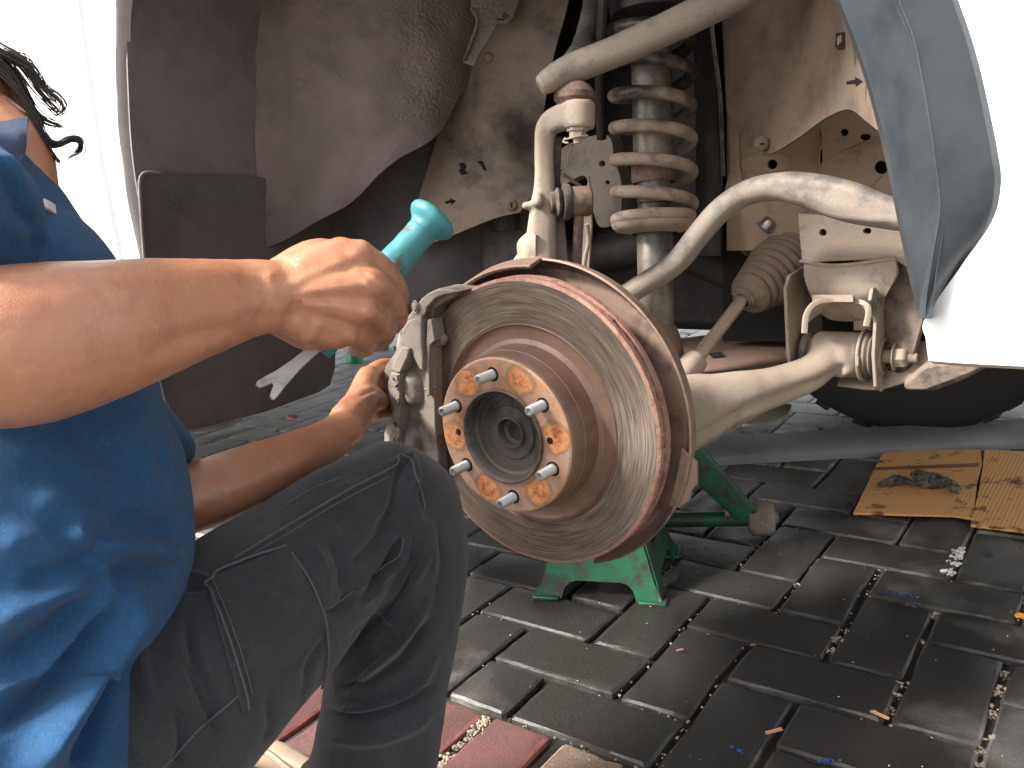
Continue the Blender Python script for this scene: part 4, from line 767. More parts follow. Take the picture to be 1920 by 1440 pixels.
# fender top, hood, cabin, far side (outside the picture, shading it)
b = MB(); b.add(*surf([[np.array([x, YB, 1.13]), np.array([x, YB+.05, 1.2]), np.array([x, .4, 1.25]), np.array([x, .82, 1.27]), np.array([x, 1.3, 1.25]), np.array([x, 1.62, 1.2]), np.array([x, 1.7, 1.13])] for x in (-.9, -.4, .1, .5, .8)], 20, 30, .01, toward=(0, .8, 3))); b.build('hood', M['white'], car)
b = MB(); b.add(*surf([[np.array([.93-.02*abs(y-.82), y, z]) for z in (.62, .8, 1.0, 1.15, 1.2)] for y in (.0, .3, .82, 1.35, 1.68)], 20, 14, .01, toward=(3, .8, .8))); b.build('front_panel', M['white'], car)
b = MB(); b.add(*surf([[np.array([.40, -.10, z]), np.array([.62, -.11, z]), np.array([.80, -.04, z]), np.array([.90, .05, z])] for z in (.86, 1.0, 1.13, 1.19)], 8, 20, .005)); b.build('front_quarter', M['white'], car)
b = MB(); b.add(*box((-2.3, .83, 1.42), (2.4, 1.50, .56))); cb = b.build('cabin', M['white'], car, .12)
for x in (-1.6, -2.75):
    b = MB(); b.add(*box((x, .07, 1.42), (.95, .03, .36))); b.build('side_window', M['glass'], cb, .02)
b = MB(); b.add(*box((-1.02, .83, 1.38), (.03, 1.3, .40), np.array(Matrix.Rotation(-.55, 3, 'Y')))); b.build('windscreen', M['glass'], cb, .01)
b = MB(); b.add(*extr([np.array([x, 1.70, z]) for x, z in ((-3.2, .45), (-.50, .45), (-.48, .7), (-.38, .92), (-.2, 1.03), (.05, 1.05), (.28, .95), (.42, .75), (.47, .50), (.93, .52), (.93, 1.14), (-3.2, 1.14))], .03)); b.build('far_body_side', M['white'], car)
b = MB(); b.add(*box((-2.1, .83, .60), (2.9, 1.6, .05))); b.build('cabin_floor', M['black'], car)
b = MB(); b.add(*box((-.55, .95, .72), (.5, .8, .5))); b.add(*box((.0, 1.02, .75), (.75, .62, .5))); b.add(*box((.0, .95, .50), (.62, .5, .22))); b.build('engine_block', M['black'], car, .02)
b = MB(); b.add(*box((.05, .66, .92), (1.6, .03, .7))); b.add(*box((-.62, .35, .98), (.03, .6, .7))); b.add(*box((.62, .55, .9), (.02, .4, .5))); b.build('engine_bay_wall', M['black'], car)
b = MB(); b.add(*surf([[np.array([cxa+.50*math.cos(a_), y, .67+.44*math.sin(a_)]) for y in (-.045, .1, .3, .5)] for a_ in np.linspace(.75, 2.3, 9)], 26, 10, .003, toward=(0, .1, .6))); b.build('arch_roof_liner', M['liner_dark'], car)
b = MB(); b.add(*tube([(-.35, .52, .52), (-.1, .55, .56), (.05, .6, .5)], .035, n=12)); b.add(*tube([(-.6, .58, .55), (-3, .58, .55)], .04, n=10, sq=4)); b.add(*tube([(.1, .62, .38), (.1, 1.3, .38)], .02, n=12)); b.build('drive_shaft', M['black'], car)
# far front wheel
fw = empty('front_wheel', (0, 0, 0)); fw.parent = car
wc = np.array([.07, 1.53, .385])
b = MB(); pr = [(.21, -.10), (.235, -.115), (.30, -.125), (.35, -.118), (.372, -.10), (.380, -.08), (.383, 0), (.380, .08), (.372, .10), (.35, .118), (.30, .125), (.235, .115), (.21, .10)]
b.add(*lathe(pr, wc, (0, 1, 0), n=72)); ty = b.build('tyre', M['rubber'], fw)
b = MB()
for i in range(48):
    a = 2*PI*i/48
    for s in (-1, 1):
        r = np.array(Matrix.Rotation(-a, 3, 'Y')); b.add(*box(wc+r @ np.array([.3765, s*.062+(.02 if i % 2 else -.01), 0]), (.014, .055, .034), r))
tr_ = b.build('tread_block', M['rubber'], fw); tr_['kind'] = 'stuff'
b = MB(); b.add(*lathe([(.21, -.10), (.195, -.09), (.19, 0), (.16, .02), (.05, .03), (0, .03)], wc, (0, 1, 0), n=40)); b.build('rim', M['zinc'], fw)
#SECTION-CALIPER
# ---- four-piston caliper over the rear of the rotor
def so(pts, n=90): return smooth_outline(pts, n)
def cpart(px, Y, dep, nm, par, bev=.002, mt='caliper', smooth=0):
    P_ = A(px, Y=Y); P_ = so(P_, smooth) if smooth else P_
    b = MB(); b.add(*extr(P_, dep)); return b.build(nm, M[mt], par, bev)
cal = cpart(((868, 545), (846, 541), (822, 541), (806, 548), (790, 560), (777, 577), (762, 597), (752, 614), (748, 640), (739, 664), (726, 682), (719, 698), (717, 714), (720, 734), (728, 750), (733, 765), (733, 788), (725, 800), (720, 812), (720, 828), (726, 848), (740, 862), (760, 890), (800, 912), (826, 905), (822, 850), (816, 800), (814, 720), (812, 640), (809, 600), (815, 578), (832, 566), (852, 556)), .030, .034, 'brake_caliper', car, .003)
cpart(((745, 612), (800, 590), (806, 640), (806, 860), (760, 880), (730, 840), (737, 765), (724, 712), (735, 690)), .060, .085, 'caliper_bridge', cal, .006)
cpart(((864, 546), (840, 542), (822, 543), (800, 551), (784, 567), (766, 595), (768, 604), (790, 596), (797, 590), (800, 577), (813, 562), (830, 553)), .021, .02, 'caliper_shoulder', cal, .0025)
cpart(((764, 602), (787, 594), (790, 606), (790, 640), (793, 664), (793, 697), (786, 692), (776, 672), (768, 655), (750, 648), (752, 622)), .017, .02, 'caliper_web', cal, .002)
cpart(((753, 650), (767, 653), (764, 672), (752, 698), (738, 697), (732, 692), (742, 668)), .012, .02, 'caliper_rib', cal, .0022)
cpart(((733, 699), (749, 701), (749, 770), (750, 846), (738, 848), (728, 838), (729, 815), (736, 800), (737, 765), (729, 745), (727, 718)), .0125, .022, 'letter_strip', cal, .0012)
cpart(((801, 600), (808, 598), (815, 640), (806, 648), (804, 690), (805, 742), (799, 744), (797, 690), (798, 650)), .022, .02, 'caliper_edge', cal, .0012)
b = MB()
for (x, y0, y1, r) in ((778, 712, 738, .0165), (778, 822, 848, .0165)): b.add(*capsule([at(x, y0, Y=.034), at(x+1, y1, Y=.034)], [r, r], n=28))
b.add(*tube([at(781, 700, Y=.040), at(783, 780, Y=.042), at(785, 880, Y=.040)], [.016, .0135, .016], n=24)); m2, V, E_ = remesh(b, .0016, 6); V = V+normals(m2, V)*(fnoise(V, 130)*.0004)[:, None]; finish(m2, V, 'piston_housing', M['caliper'], cal)
b = MB(); b.add(*capsule([at(806, 641, Y=.034), at(829, 636, Y=.040)], [.0078, .0074], n=18)); b.build('guide_pin', M['caliper'], cal)
b = MB(); b.add(*capsule([at(798, 730, Y=.026), at(817, 726, Y=.030)], [.0020, .0018], n=10)); b.build('spring_clip', M['caliper'], cal)
n_ = np.array([-.35, -.93, 0])
b = MB(); b.add(*lathe([(0, .0025), (.0045, .0025), (.0052, .0018), (.0052, 0)], at(779, 575, Y=.0205), n_, n=20)); b.add(*lathe([(.0062, .0012), (.0072, .0016), (.0078, 0)], at(779, 575, Y=.0205), n_, n=24)); b.build('caliper_plug', M['caliper'], cal)
b = MB(); b.add(*lathe([(0, .0012), (.0032, .0012), (.0034, 0)], at(741, 653, Y=.015), n_, n=16)); b.build('pin_hole', M['hole'], cal)
b = MB(); b.add(*lathe([(0, .004), (.003, .004), (.004, 0)], at(747, 620, Y=.028), (-1, -.2, .1), n=10)); b.build('bleed_nipple', M['steel'], cal)
b = MB(); b.add(*extr([at(*p, Y=.050) for p in ((795, 606), (832, 585), (848, 590), (840, 640), (838, 700), (836, 770), (838, 840), (848, 900), (826, 925), (806, 905), (806, 640))], .022)); b.build('brake_pad', M['black'], cal, .002)
b = MB(); b.add(*extr([at(*p, Y=.047) for p in ((790, 603), (812, 584), (817, 618), (813, 646), (797, 640))], .02)); b.build('pad_clip', dusty('brown_pad_plate', (.05, .035, .028), (.16, .11, .085), .45, 20), cal, .001)
b = MB(); b.add(*extr([at(*p, Y=.044) for p in ((828, 925), (815, 915), (806, 870), (812, 800), (820, 850))], .02)); b.build('pad_backing', M['beige_dark'], cal, .001)
# cast letters, read from the bottom up
for tx, x, y, sz in (('NZ', 741, 716, .0125), ('G', 742, 752, .0125), ('O', 742, 795, .0135), ('12', 741, 828, .0120)):
    cu = bpy.data.curves.new('cast_letters', 'FONT'); cu.body = tx; cu.size = sz; cu.extrude = .0016; cu.align_x = 'CENTER'; cu.align_y = 'CENTER'
    o = bpy.data.objects.new('t', cu); COL.objects.link(o); me = bpy.data.meshes.new_from_object(o.evaluated_get(bpy.context.evaluated_depsgraph_get())); bpy.data.objects.remove(o)
    c = at(x+2, y, Y=.0104); nz = Vector((-.05, -1, .02)).normalized(); xx = Vector((0, 0, 1)); yy = nz.cross(xx).normalized(); xx = yy.cross(nz)
    R_ = Matrix((xx, yy, nz)).transposed(); me.transform(Matrix.Translation(Vector(c)) @ R_.to_4x4()); link(me, 'cast_letters', cal, M['beige_dark'])
#SECTION-PROPS
# ================================================================ jack stand, floor jack, stool, cardboard, rag
js_ = at(1112, 1120, Z=0)+np.array([-.02, .09, 0]); jst = empty('jack_stand', js_); tag(jst, 'oily green jack stand with arched feet under the brake disc', 'jack stand', 'green jacking gear under the car')
th_ = math.radians(20); ux = np.array([math.cos(th_), math.sin(th_), 0]); uy = np.array([-math.sin(th_), math.cos(th_), 0])
def side(u, v):
    """one splayed face of the stand's base: outline of (along, height) with an arch below and a window above"""
    def P3(s, h): k = 1-.72*h/.24; return js_*1.0+u*s*k*.101+v*(-.101*k)+np.array([0, 0, h])
    out = [(-1.08, 0), (-.62, 0), (-.60, .018), (-.52, .027), (-.4, .030), (.4, .030), (.52, .027), (.60, .018), (.62, 0), (1.08, 0), (1.04, .012), (1.0, .03), (1.0, .24), (-1.0, .24), (-1.0, .03), (-1.04, .012)]
    hole = [(-.35, .068), (-.45, .078), (-.48, .10), (-.3, .15), (.3, .15), (.48, .10), (.45, .078), (.35, .068)]
    P_ = [P3(s, h) for s, h in out]; H_ = [P3(s, h) for s, h in hole]; n1 = np.cross(u, np.array([0, 0, 1.])); n1 = v.copy(); return extr_gen(P_, .004, [H_])
def extr_gen(P_, th, holes):
    c = np.mean(P_, axis=0); nn = np.cross(P_[9]-P_[0], P_[12]-P_[0]); nn /= np.linalg.norm(nn); return extr(P_, th, holes, nn)
for u, v in ((ux, uy), (uy, -ux), (-ux, -uy), (-uy, ux)):
    b = MB(); b.add(*side(u, v)); keep(b.build('base_side', M['green'], None, .0012), jst)
    q = js_+u*.101+v*-.101; b = MB(); b.add(*box(q+np.array([0, 0, .003])-u*.012+v*.012, (.045, .045, .006), np.array([ux, uy, [0, 0, 1]]).T)); keep(b.build('foot', M['green'], None, .002), jst)
b = MB(); b.add(*lathe([(.020, .14), (.020, .26), (.013, .26), (.013, .46), (0, .46)], js_, (0, 0, 1), n=24)); keep(b.build('post', M['green'], None), jst)
b = MB(); b.add(*box(js_+np.array([0, 0, .47]), (.09, .035, .02))); keep(b.build('saddle', M['green'], None, .004), jst)
fj = at(1400, 985, Z=0); fje = empty('floor_jack', fj); tag(fje, 'green floor jack arm and axle with a worn steel roller, behind the jack stand', 'floor jack', 'green jacking gear under the car')
a0_, a1_ = at(1235, 975, Z=.038), at(1402, 972, Z=.038)
b = MB(); b.add(*tube([a0_-(a1_-a0_)*.6, a0_, a1_], .0145, n=18)); keep(b.build('axle_tube', M['green'], None), fje)
dv = (a1_-a0_)/np.linalg.norm(a1_-a0_)
b = MB(); b.add(*lathe([(0, 0), (.020, 0), (.030, .003), (.0325, .008), (.0325, .040), (.030, .046), (.012, .048), (.010, .054), (0, .054)], a1_, dv, n=32)); keep(b.build('roller', dusty('worn_roller_steel', (.10, .085, .07), (.28, .23, .18), .55, 40, .7, .6), None), fje)
l0, l1 = at(1270, 830, d=1.50), at(1392, 958, d=1.57)
b = MB(); b.add(*tube([l0, (l0+l1)/2, l1], [.030, .027, .022], n=20, sq=4, up=CF, ratio=.9)); keep(b.build('lifting_leg', M['green'], None, .001), fje)
b = MB(); b.add(*tube([l0+CR*.028, l1+CR*.022], .006, n=10)); keep(b.build('leg_edge', M['green'], None), fje)
b = MB(); b.add(*lathe([(0, -.02), (.012, -.02), (.012, .02), (0, .02)], l1-dv*.01, dv, n=12)); keep(b.build('pivot_pin', M['beige_dark'], None), fje)
# plastic stool beyond the car
sx = at(752, 665, Z=0); st = empty('plastic_stool', sx); tag(st, 'green plastic stool standing on the sunlit ground beyond the car', 'stool')
Mx = np.array(Matrix.Rotation(.35, 3, 'Z'))
for i, (a, b_) in enumerate(((-1, -1), (1, -1), (1, 1), (-1, 1))):
    p1, p0_ = np.array([a*.16, b_*.13, 0.]), np.array([a*.11, b_*.09, .30])
    b = MB(); b.add(*tube([sx+Mx @ p1, sx+Mx @ (p1*.6+p0_*.4), sx+Mx @ p0_], [.022, .024, .034], n=12, sq=4, ratio=1.2)); keep(b.build('leg', M['stool'], None, .002), st)
def side_st(u, v, hw, hd):
    def P3(s, h): k = 1-.31*h/.3; return sx+Mx @ (np.array(u)*s*hw*k+np.array(v)*hd*k+np.array([0, 0, h]))
    out = [P3(s, h) for s, h in ((-1, .0), (-.72, .0), (-.62, .08), (-.35, .13), (.35, .13), (.62, .08), (.72, 0), (1, 0), (1, .3), (-1, .3))]
    hole = [P3(s, h) for s, h in ((-.35, .19), (-.45, .21), (-.35, .24), (.35, .24), (.45, .21), (.35, .19))]
    nn = np.cross(out[7]-out[0], out[9]-out[0]); nn /= np.linalg.norm(nn); return extr(out, .004, [hole], nn)
for u, v, hw, hd in (((1, 0, 0), (0, -1, 0), .16, .13), ((1, 0, 0), (0, 1, 0), .16, .13), ((0, 1, 0), (-1, 0, 0), .13, .16), ((0, 1, 0), (1, 0, 0), .13, .16)):
    b = MB(); b.add(*side_st(u, v, hw, hd)); keep(b.build('skirt', M['stool'], None, .001), st)
b = MB(); b.add(*box(sx+np.array([0, 0, .31]), (.27, .23, .02), Mx)); keep(b.build('seat', M['stool'], None, .008), st)
# cardboard : two flattened sheets, and the oily rag on them
def sheet(px, z, name, lb):
    P_ = A(px, Z=z); b = MB(); b.add(*extr(P_, .0045, [], (0, 0, -1))); o = b.build(name, M['card'], None, .0006); tag(o, lb, 'cardboard', 'flattened cardboard under the car'); return o
sheet(((1655, 849), (1720, 843), (1838, 842), (1842, 870), (1832, 905), (1825, 972), (1790, 966), (1700, 964), (1600, 961), (1625, 910), (1640, 878)), .011, 'cardboard_sheet', 'oil-stained flattened cardboard sheet with the rag on it, left half')
sheet(((1846, 842), (1990, 850), (2010, 940), (2000, 1010), (1920, 996), (1820, 984), (1834, 925), (1842, 880)), .013, 'cardboard_sheet', 'flattened cardboard sheet running out of the right edge of the photo')
b = MB(); b.add(*extr(A(((1640, 876), (1836, 868), (1834, 874), (1642, 881)), Z=.0125), .001, [], (0, 0, -1))); tag(b.build('cardboard_crease', plain('dark_crease', (.22, .10, .04), .9), bpy.data.objects['cardboard_sheet']))
rc = at(1738, 905, Z=.016); b = MB(); r_ = random.Random(5)
for i in range(16):
    p = rc+np.array([r_.gauss(0, .022), r_.gauss(0, .012), abs(r_.gauss(0, .005))]); q = p+np.array([r_.gauss(0, .02), r_.gauss(0, .012), r_.uniform(-.003, .006)]); b.add(*capsule([p, (p+q)/2+np.array([0, 0, .006]), q], [.006, .010, .006], n=8))
m2, V, E_ = remesh(b, .0016, 1); V[:, 2] = .016+(V[:, 2]-.016)*.7; V = V+normals(m2, V)*(fnoise(V, 120)*.005)[:, None]
tag(finish(m2, V, 'oily_rag', chipped('oily_cloth', (.13, .12, .085), (.035, .032, .018), .45, .6, .5, 70)), 'crumpled oily rag lying on the left cardboard sheet', 'rag')
# pry bar with teal grip
h0, h1 = at(812, 410, d=.735), at(598, 655, d=.705)
ha = (h0-h1)/np.linalg.norm(h0-h1)
pb_ = empty('pry_bar', tuple(h1)); tag(pb_, 'pry bar with chipped teal grip and notched steel blade held in the right fist', 'pry bar')
hl = np.linalg.norm(h0-h1)
b = MB(); b.add(*lathe([(.0, hl+.004), (.0185, hl+.004), (.0212, hl+.001), (.0214, hl-.003), (.0195, hl-.006), (.0145, hl-.010), (.0125, hl-.014), (.0133, hl-.016), (.0128, hl-.022), (.0130, hl-.035), (.0146, hl-.055), (.0154, hl-.075), (.0138, hl-.095), (.012, .03), (.011, 0), (0, 0)], h1, ha, n=40))
m2, V, E_ = remesh(b, .0011, 2); V = V+normals(m2, V)*(fnoise(V, 90)*.0006)[:, None]; keep(finish(m2, V, 'grip', M['teal']), pb_)
bs_ = at(640, 612, d=.712); be = at(494, 736, d=.672); bd = (be-bs_)/np.linalg.norm(be-bs_); bw = np.cross(bd, CF); bw /= np.linalg.norm(bw); bn = np.cross(bd, bw); bl_ = np.linalg.norm(be-bs_)
def bp(a, s): return bs_+bd*a+bw*s
ou = [(-.01, .0042), (bl_*.35, .0042), (bl_*.6, .0050), (bl_*.8, .0072), (bl_*.93, .0094), (bl_*.98, .0100), (bl_*1.0, .0088), (bl_*.99, .0055), (bl_*.94, .0030), (bl_*.89, .0010), (bl_*.89, -.0010), (bl_*.94, -.0022), (bl_*1.0, -.0042), (bl_*1.01, -.0078), (bl_*.98, -.0092), (bl_*.9, -.0082), (bl_*.78, -.0062), (bl_*.6, -.0048), (bl_*.35, -.0042), (-.01, -.0042)]
b = MB(); b.add(*extr([bp(*p) for p in ou], .0034, [], bn)); keep(b.build('blade', M['blade'], None, .0008), pb_)
#SECTION-PERSON
# ================================================================ the mechanic
b = MB()
# near (right) arm
sh_ = (-230, 260, .54); el = (-150, 640, .505)
b.add(*capsule(D([(-330, 150, .60), (-250, 320, .56), (-190, 480, .53), (-120, 640, .515)]), [.055, .052, .050, .046]))
b.add(*capsule(D([(-120, 655, .515), (-40, 655, .525), (40, 648, .535), (140, 630, .555), (260, 602, .59), (370, 578, .625), (450, 562, .65), (500, 555, .662)]), [.046, .0485, .0495, .0475, .0420, .0355, .0300, .0280], n=28, seg=60))
# back of the hand: wrist to the four knuckles
W_ = (500, 555, .665); K = [(672, 482, .682), (694, 532, .676), (682, 580, .678), (650, 618, .684)]
for k_, r in zip(K, (.0145, .0140, .0130, .0120)): b.add(*capsule(D([W_, ((W_[0]+k_[0])/2, (W_[1]+k_[1])/2-3, (W_[2]+k_[2])/2-.003), k_]), [.022, .0175, r], n=16))
b.add(*capsule(D([(520, 540, .685), (600, 505, .70), (650, 500, .705)]), [.022, .025, .018], n=16))
b.add(*capsule(D([(520, 580, .685), (590, 610, .70), (630, 620, .705)]), [.020, .022, .016], n=16))
b.add(*capsule(D([(560, 520, .672), (640, 478, .680)]), [.0200, .0150], n=16)); b.add(*capsule(D([(560, 590, .672), (625, 622, .684)]), [.019, .0145], n=16))
fing = [[K[0], (712, 503, .700), (742, 552, .722), (730, 582, .748), (698, 586, .764)],
        [K[1], (722, 552, .698), (740, 590, .722), (722, 612, .748), (690, 606, .764)],
        [K[2], (708, 598, .697), (718, 624, .720), (700, 640, .744), (670, 626, .762)],
        [K[3], (676, 634, .700), (684, 648, .718), (668, 650, .738), (648, 636, .755)]]
for fg, r in zip(fing, (.0113, .0113, .0106, .0095)): b.add(*capsule(D(fg), [r*1.16, r*1.0, r*1.02, r*.92, r*.82], n=16, seg=34))
b.add(*capsule(D([(545, 520, .70), (610, 490, .735), (668, 500, .757), (712, 530, .762), (735, 552, .758)]), [.019, .0160, .0125, .0112, .009], n=16))
# far (left) arm and hand
b.add(*capsule(D([(40, 560, .86), (120, 720, .86), (220, 880, .835), (300, 950, .825)]), [.046, .042, .038, .036]))
b.add(*capsule(D([(290, 955, .825), (370, 930, .845), (450, 900, .872), (540, 865, .91), (600, 835, .955), (645, 806, 1.0)]), [.034, .0335, .0325, .029, .0245, .0225], n=24, seg=50))
for k_, r in zip([(690, 706, 1.085), (696, 730, 1.095), (696, 756, 1.10), (690, 778, 1.10)], (.0125, .0125, .0115, .0105)): b.add(*capsule(D([(645, 804, 1.0), (670, 765, 1.05), k_]), [.0215, .0205, r*1.15], n=14))
for f_ in ([(690, 706, 1.085), (712, 690, 1.12), (735, 686, 1.155), (755, 690, 1.18)], [(696, 730, 1.095), (720, 716, 1.13), (745, 712, 1.16), (765, 716, 1.19)], [(696, 756, 1.10), (722, 745, 1.135), (748, 742, 1.16), (765, 744, 1.19)], [(690, 778, 1.10), (716, 772, 1.13), (740, 770, 1.155), (760, 772, 1.18)]): b.add(*capsule(D(f_), [.0125, .0115, .0105, .0090], n=12, seg=20))
b.add(*capsule(D([(650, 786, 1.01), (678, 756, 1.04), (698, 744, 1.065), (714, 752, 1.085)]), [.021, .0175, .0145, .0112], n=16))
# trunk, neck, head, legs under the clothes
b.add(*capsule(D([(-60, 1250, .74), (-90, 1000, .74), (-130, 760, .73), (-190, 540, .73), (-230, 380, .74)]), [.11, .105, .11, .115, .08]))
b.add(*capsule(D([(-330, 300, .62), (-200, 330, .72), (-60, 420, .84)]), [.055, .07, .05]))
b.add(*capsule(D([(-60, 420, .84), (-10, 480, .86), (40, 560, .86)]), [.05, .048, .046]))
b.add(*capsule(D([(-190, 460, .74), (-110, 330, .74), (-75, 230, .735), (-130, 90, .74)]), [.075, .060, .052, .050]))
b.add(*capsule(D([(-20, 240, .72), (30, 290, .715), (58, 360, .715), (70, 430, .72)]), [.030, .028, .022, .02]))
HD = at(-300, -130, d=.75)
hv, hf = lathe([(0, -.115), (.03, -.112), (.058, -.085), (.070, -.04), (.076, 0), (.078, .04), (.068, .08), (.045, .105), (.018, .117), (0, .119)], (0, 0, 0), (0, 0, 1), n=28)
hv = [np.array(p)*np.array([1.16, .96, 1]) for p in hv]; Rh = np.array(Matrix.Rotation(math.radians(60), 3, 'Z') @ Matrix.Rotation(math.radians(28), 3, 'Y'))
b.add([HD+Rh @ p for p in hv], hf)
def hp(x, y, z): return HD+Rh @ np.array([x, y, z])
b.add(*capsule([hp(.082, 0, .022), hp(.098, 0, -.010), hp(.104, 0, -.022)], [.008, .010, .012]))                       # nose
for s in (-1, 1):
    b.add(*capsule([hp(.104, .010*s, -.022), hp(.096, .014*s, -.024)], [.007, .006])); b.add(*capsule([hp(.080, .015*s, .040), hp(.078, .045*s, .042)], [.007, .007]))
    b.add(*capsule([hp(.0, .076*s, .02), hp(-.008, .082*s, .0), hp(.0, .078*s, -.03)], [.012, .011, .008]))
b.add(*capsule([hp(.088, -.02, -.055), hp(.094, 0, -.053), hp(.088, .02, -.055)], [.005, .0065, .005])); b.add(*capsule([hp(.086, -.018, -.066), hp(.092, 0, -.066), hp(.086, .018, -.066)], [.006, .007, .006]))
b.add(*capsule([hp(.07, 0, -.1), hp(.078, 0, -.095)], [.02, .018]))
TH = [(150, 1440, .72), (230, 1370, .73), (330, 1275, .755), (440, 1185, .79), (540, 1100, .83), (640, 1010, .865), (715, 950, .893), (748, 925, .905)]
SHN = [(752, 935, .90), (768, 990, .90), (762, 1080, .905), (742, 1200, .91), (718, 1320, .915), (700, 1440, .92), (692, 1520, .92)]
b.add(*capsule(D(TH), [.08, .078, .07, .062, .055, .05, .045, .045])); b.add(*capsule(D(SHN), [.045, .045, .048, .046, .038, .032, .03]))
b.add(*capsule(D([(-60, 1300, .80), (60, 1420, .92), (200, 1560, 1.05)]), [.09, .07, .05])); b.add(*capsule(D([(200, 1560, 1.05), (60, 1640, 1.0), (-60, 1700, .95)]), [.05, .045, .035]))
b.add(*capsule(D([(-80, 1200, .76), (60, 1330, .74), (150, 1440, .72)]), [.10, .09, .08])); b.add(*capsule(D([(692, 1520, .92), (730, 1545, .92), (760, 1560, .92)]), [.03, .03, .02]))
m2, V, E_ = remesh(b, .0023, 4)
bones = [([(520, 548), (590, 515), (660, 485)], 9, .0016), ([(530, 555), (610, 543), (685, 533)], 8, .0016), ([(530, 562), (610, 572), (680, 585)], 8, .0012), ([(545, 580), (600, 605), (645, 628)], 8, .0008),
         ([(560, 532), (620, 510), (665, 508)], 8, -.0014), ([(570, 560), (630, 557), (675, 560)], 8, -.0016), ([(570, 590), (620, 598), (660, 610)], 8, -.0014),
         ([(668, 478), (676, 484)], 13, .0022, 'f'), ([(690, 530), (696, 536)], 12, .0026, 'f'), ([(686, 584), (690, 590)], 11, .0024, 'f'), ([(650, 630), (658, 634)], 10, .002, 'f'),
         ([(676, 505), (706, 540), (722, 566)], 5, -.0018), ([(700, 556), (728, 590), (738, 622)], 5, -.0022), ([(682, 596), (704, 618), (708, 636)], 5, -.002),
         ([(552, 500), (590, 470), (640, 450)], 12, .001), ([(548, 600), (556, 580), (556, 560)], 12, -.003), ([(560, 640), (585, 628), (600, 600)], 10, .0025), ([(480, 590), (520, 600)], 14, -.002),
         ([(300, 640), (380, 625), (470, 605)], 18, -.0018), ([(250, 700), (350, 665), (450, 630)], 16, .0015), ([(90, 560), (200, 545), (330, 540)], 22, .0012), ([(505, 520), (512, 545)], 9, .0018, 'f'),
         ([(660, 765), (690, 742), (706, 744)], 7, .0015), ([(676, 742), (706, 728)], 4, -.003), ([(400, 930), (500, 895), (600, 850)], 14, .001)]
V = carve(m2, V, E_, bones); V = V+normals(m2, V)*(fnoise(V, 28)*.0007+fnoise(V, 110, 9)*.00025)[:, None]; V = lap(V, E_, 1)
person = finish(m2, V, 'person', M['skin']); tag(person, 'mechanic in blue work shirt and black trousers squatting beside the brake disc', 'person')
# shirt
b = MB()
SH = [((-260, 300, .70), .07), ((-200, 350, .70), .098), ((-155, 440, .70), .112), ((-110, 540, .70), .120), ((-55, 640, .695), .128), ((-40, 740, .69), .132), ((-30, 850, .69), .140), ((-8, 950, .69), .145), ((-4, 1030, .69), .147), ((-14, 1058, .69), .143), ((-55, 1100, .69), .124), ((-72, 1180, .68), .121), ((-80, 1260, .67), .122), ((-40, 1340, .66), .122), ((-30, 1440, .65), .120), ((-30, 1560, .65), .118)]
P_ = D([s[0] for s in SH]); b.add(*tube(P_, [s[1] for s in SH], n=56, seg=90, up=CF, ratio=1.0))
b.add(*tube(D([(-330, 230, .60), (-230, 330, .565), (-150, 390, .545), (-90, 430, .535), (-40, 455, .53)]), [.05, .062, .060, .056, .052], n=30, seg=40))
b.add(*tube(D([(-200, 380, .70), (-100, 400, .69), (-20, 430, .71), (40, 490, .74), (80, 570, .76)]), [.06, .058, .054, .055, .06], n=24))
b.add(*tube(D([(60, 560, .86), (130, 680, .86), (210, 800, .84), (262, 858, .83), (292, 893, .825)]), [.055, .054, .052, .049, .046], n=26, seg=30))
m2, V, E_ = remesh(b, .0028, 5)
big = [([(345, 1035), (290, 1030), (235, 1022), (180, 1022), (140, 1000), (150, 975)], 13, .016), ([(330, 1000), (270, 985), (200, 985)], 20, -.008), ([(310, 1070), (250, 1065), (205, 1085)], 11, -.014),
       ([(165, 1005), (172, 1030), (150, 1040)], 9, -.012), ([(205, 1065), (195, 1100), (160, 1150), (110, 1215), (60, 1262), (-20, 1300)], 12, .014, 'c'), ([(180, 1075), (120, 1100), (60, 1130), (-20, 1170)], 26, .012), ([(170, 1060), (110, 1075), (50, 1100)], 14, -.012), ([(150, 1130), (90, 1190), (10, 1240)], 17, -.014),
       ([(252, 1100), (225, 1160), (185, 1240), (140, 1320), (90, 1400), (60, 1460)], 30, .024), ([(238, 1180), (205, 1260), (180, 1340), (165, 1400), (160, 1450)], 15, -.020), ([(215, 1130), (165, 1195), (110, 1260), (50, 1320), (-20, 1370)], 13, -.016),
       ([(60, 940), (130, 950), (200, 975)], 26, .006), ([(0, 1010), (70, 1015), (120, 1040)], 26, .008), ([(290, 770), (230, 800), (180, 850)], 16, .004), ([(250, 800), (275, 850), (300, 930)], 14, .004), ([(150, 830), (200, 850), (240, 900)], 20, -.005),
       ([(-10, 260), (30, 330), (60, 400), (110, 480)], 12, .006), ([(-10, 300), (20, 360), (50, 430)], 9, -.006), ([(-20, 400), (15, 425), (52, 440)], 10, .004), ([(58, 470), (66, 440), (60, 400)], 5, -.007), ([(70, 400), (100, 450), (120, 500)], 8, -.005),
       ([(300, 800), (290, 840), (300, 890)], 6, -.003), ([(320, 830), (315, 870), (305, 900)], 6, .003)]
V = carve(m2, V, E_, [(q_[0], q_[1], q_[2]*1.25)+tuple(q_[3:]) for q_ in big])
d_ = np.array([noise.fractal(Vector((x*7, y*7, z*3.2+4)), 1, 2, 3) for x, y, z in V]); V = lap(V, E_, 7); V = V+normals(m2, V)*(d_*.0022)[:, None]; V = lap(V, E_, 1)
shirt = finish(m2, V, 'shirt', M['shirt'], person)
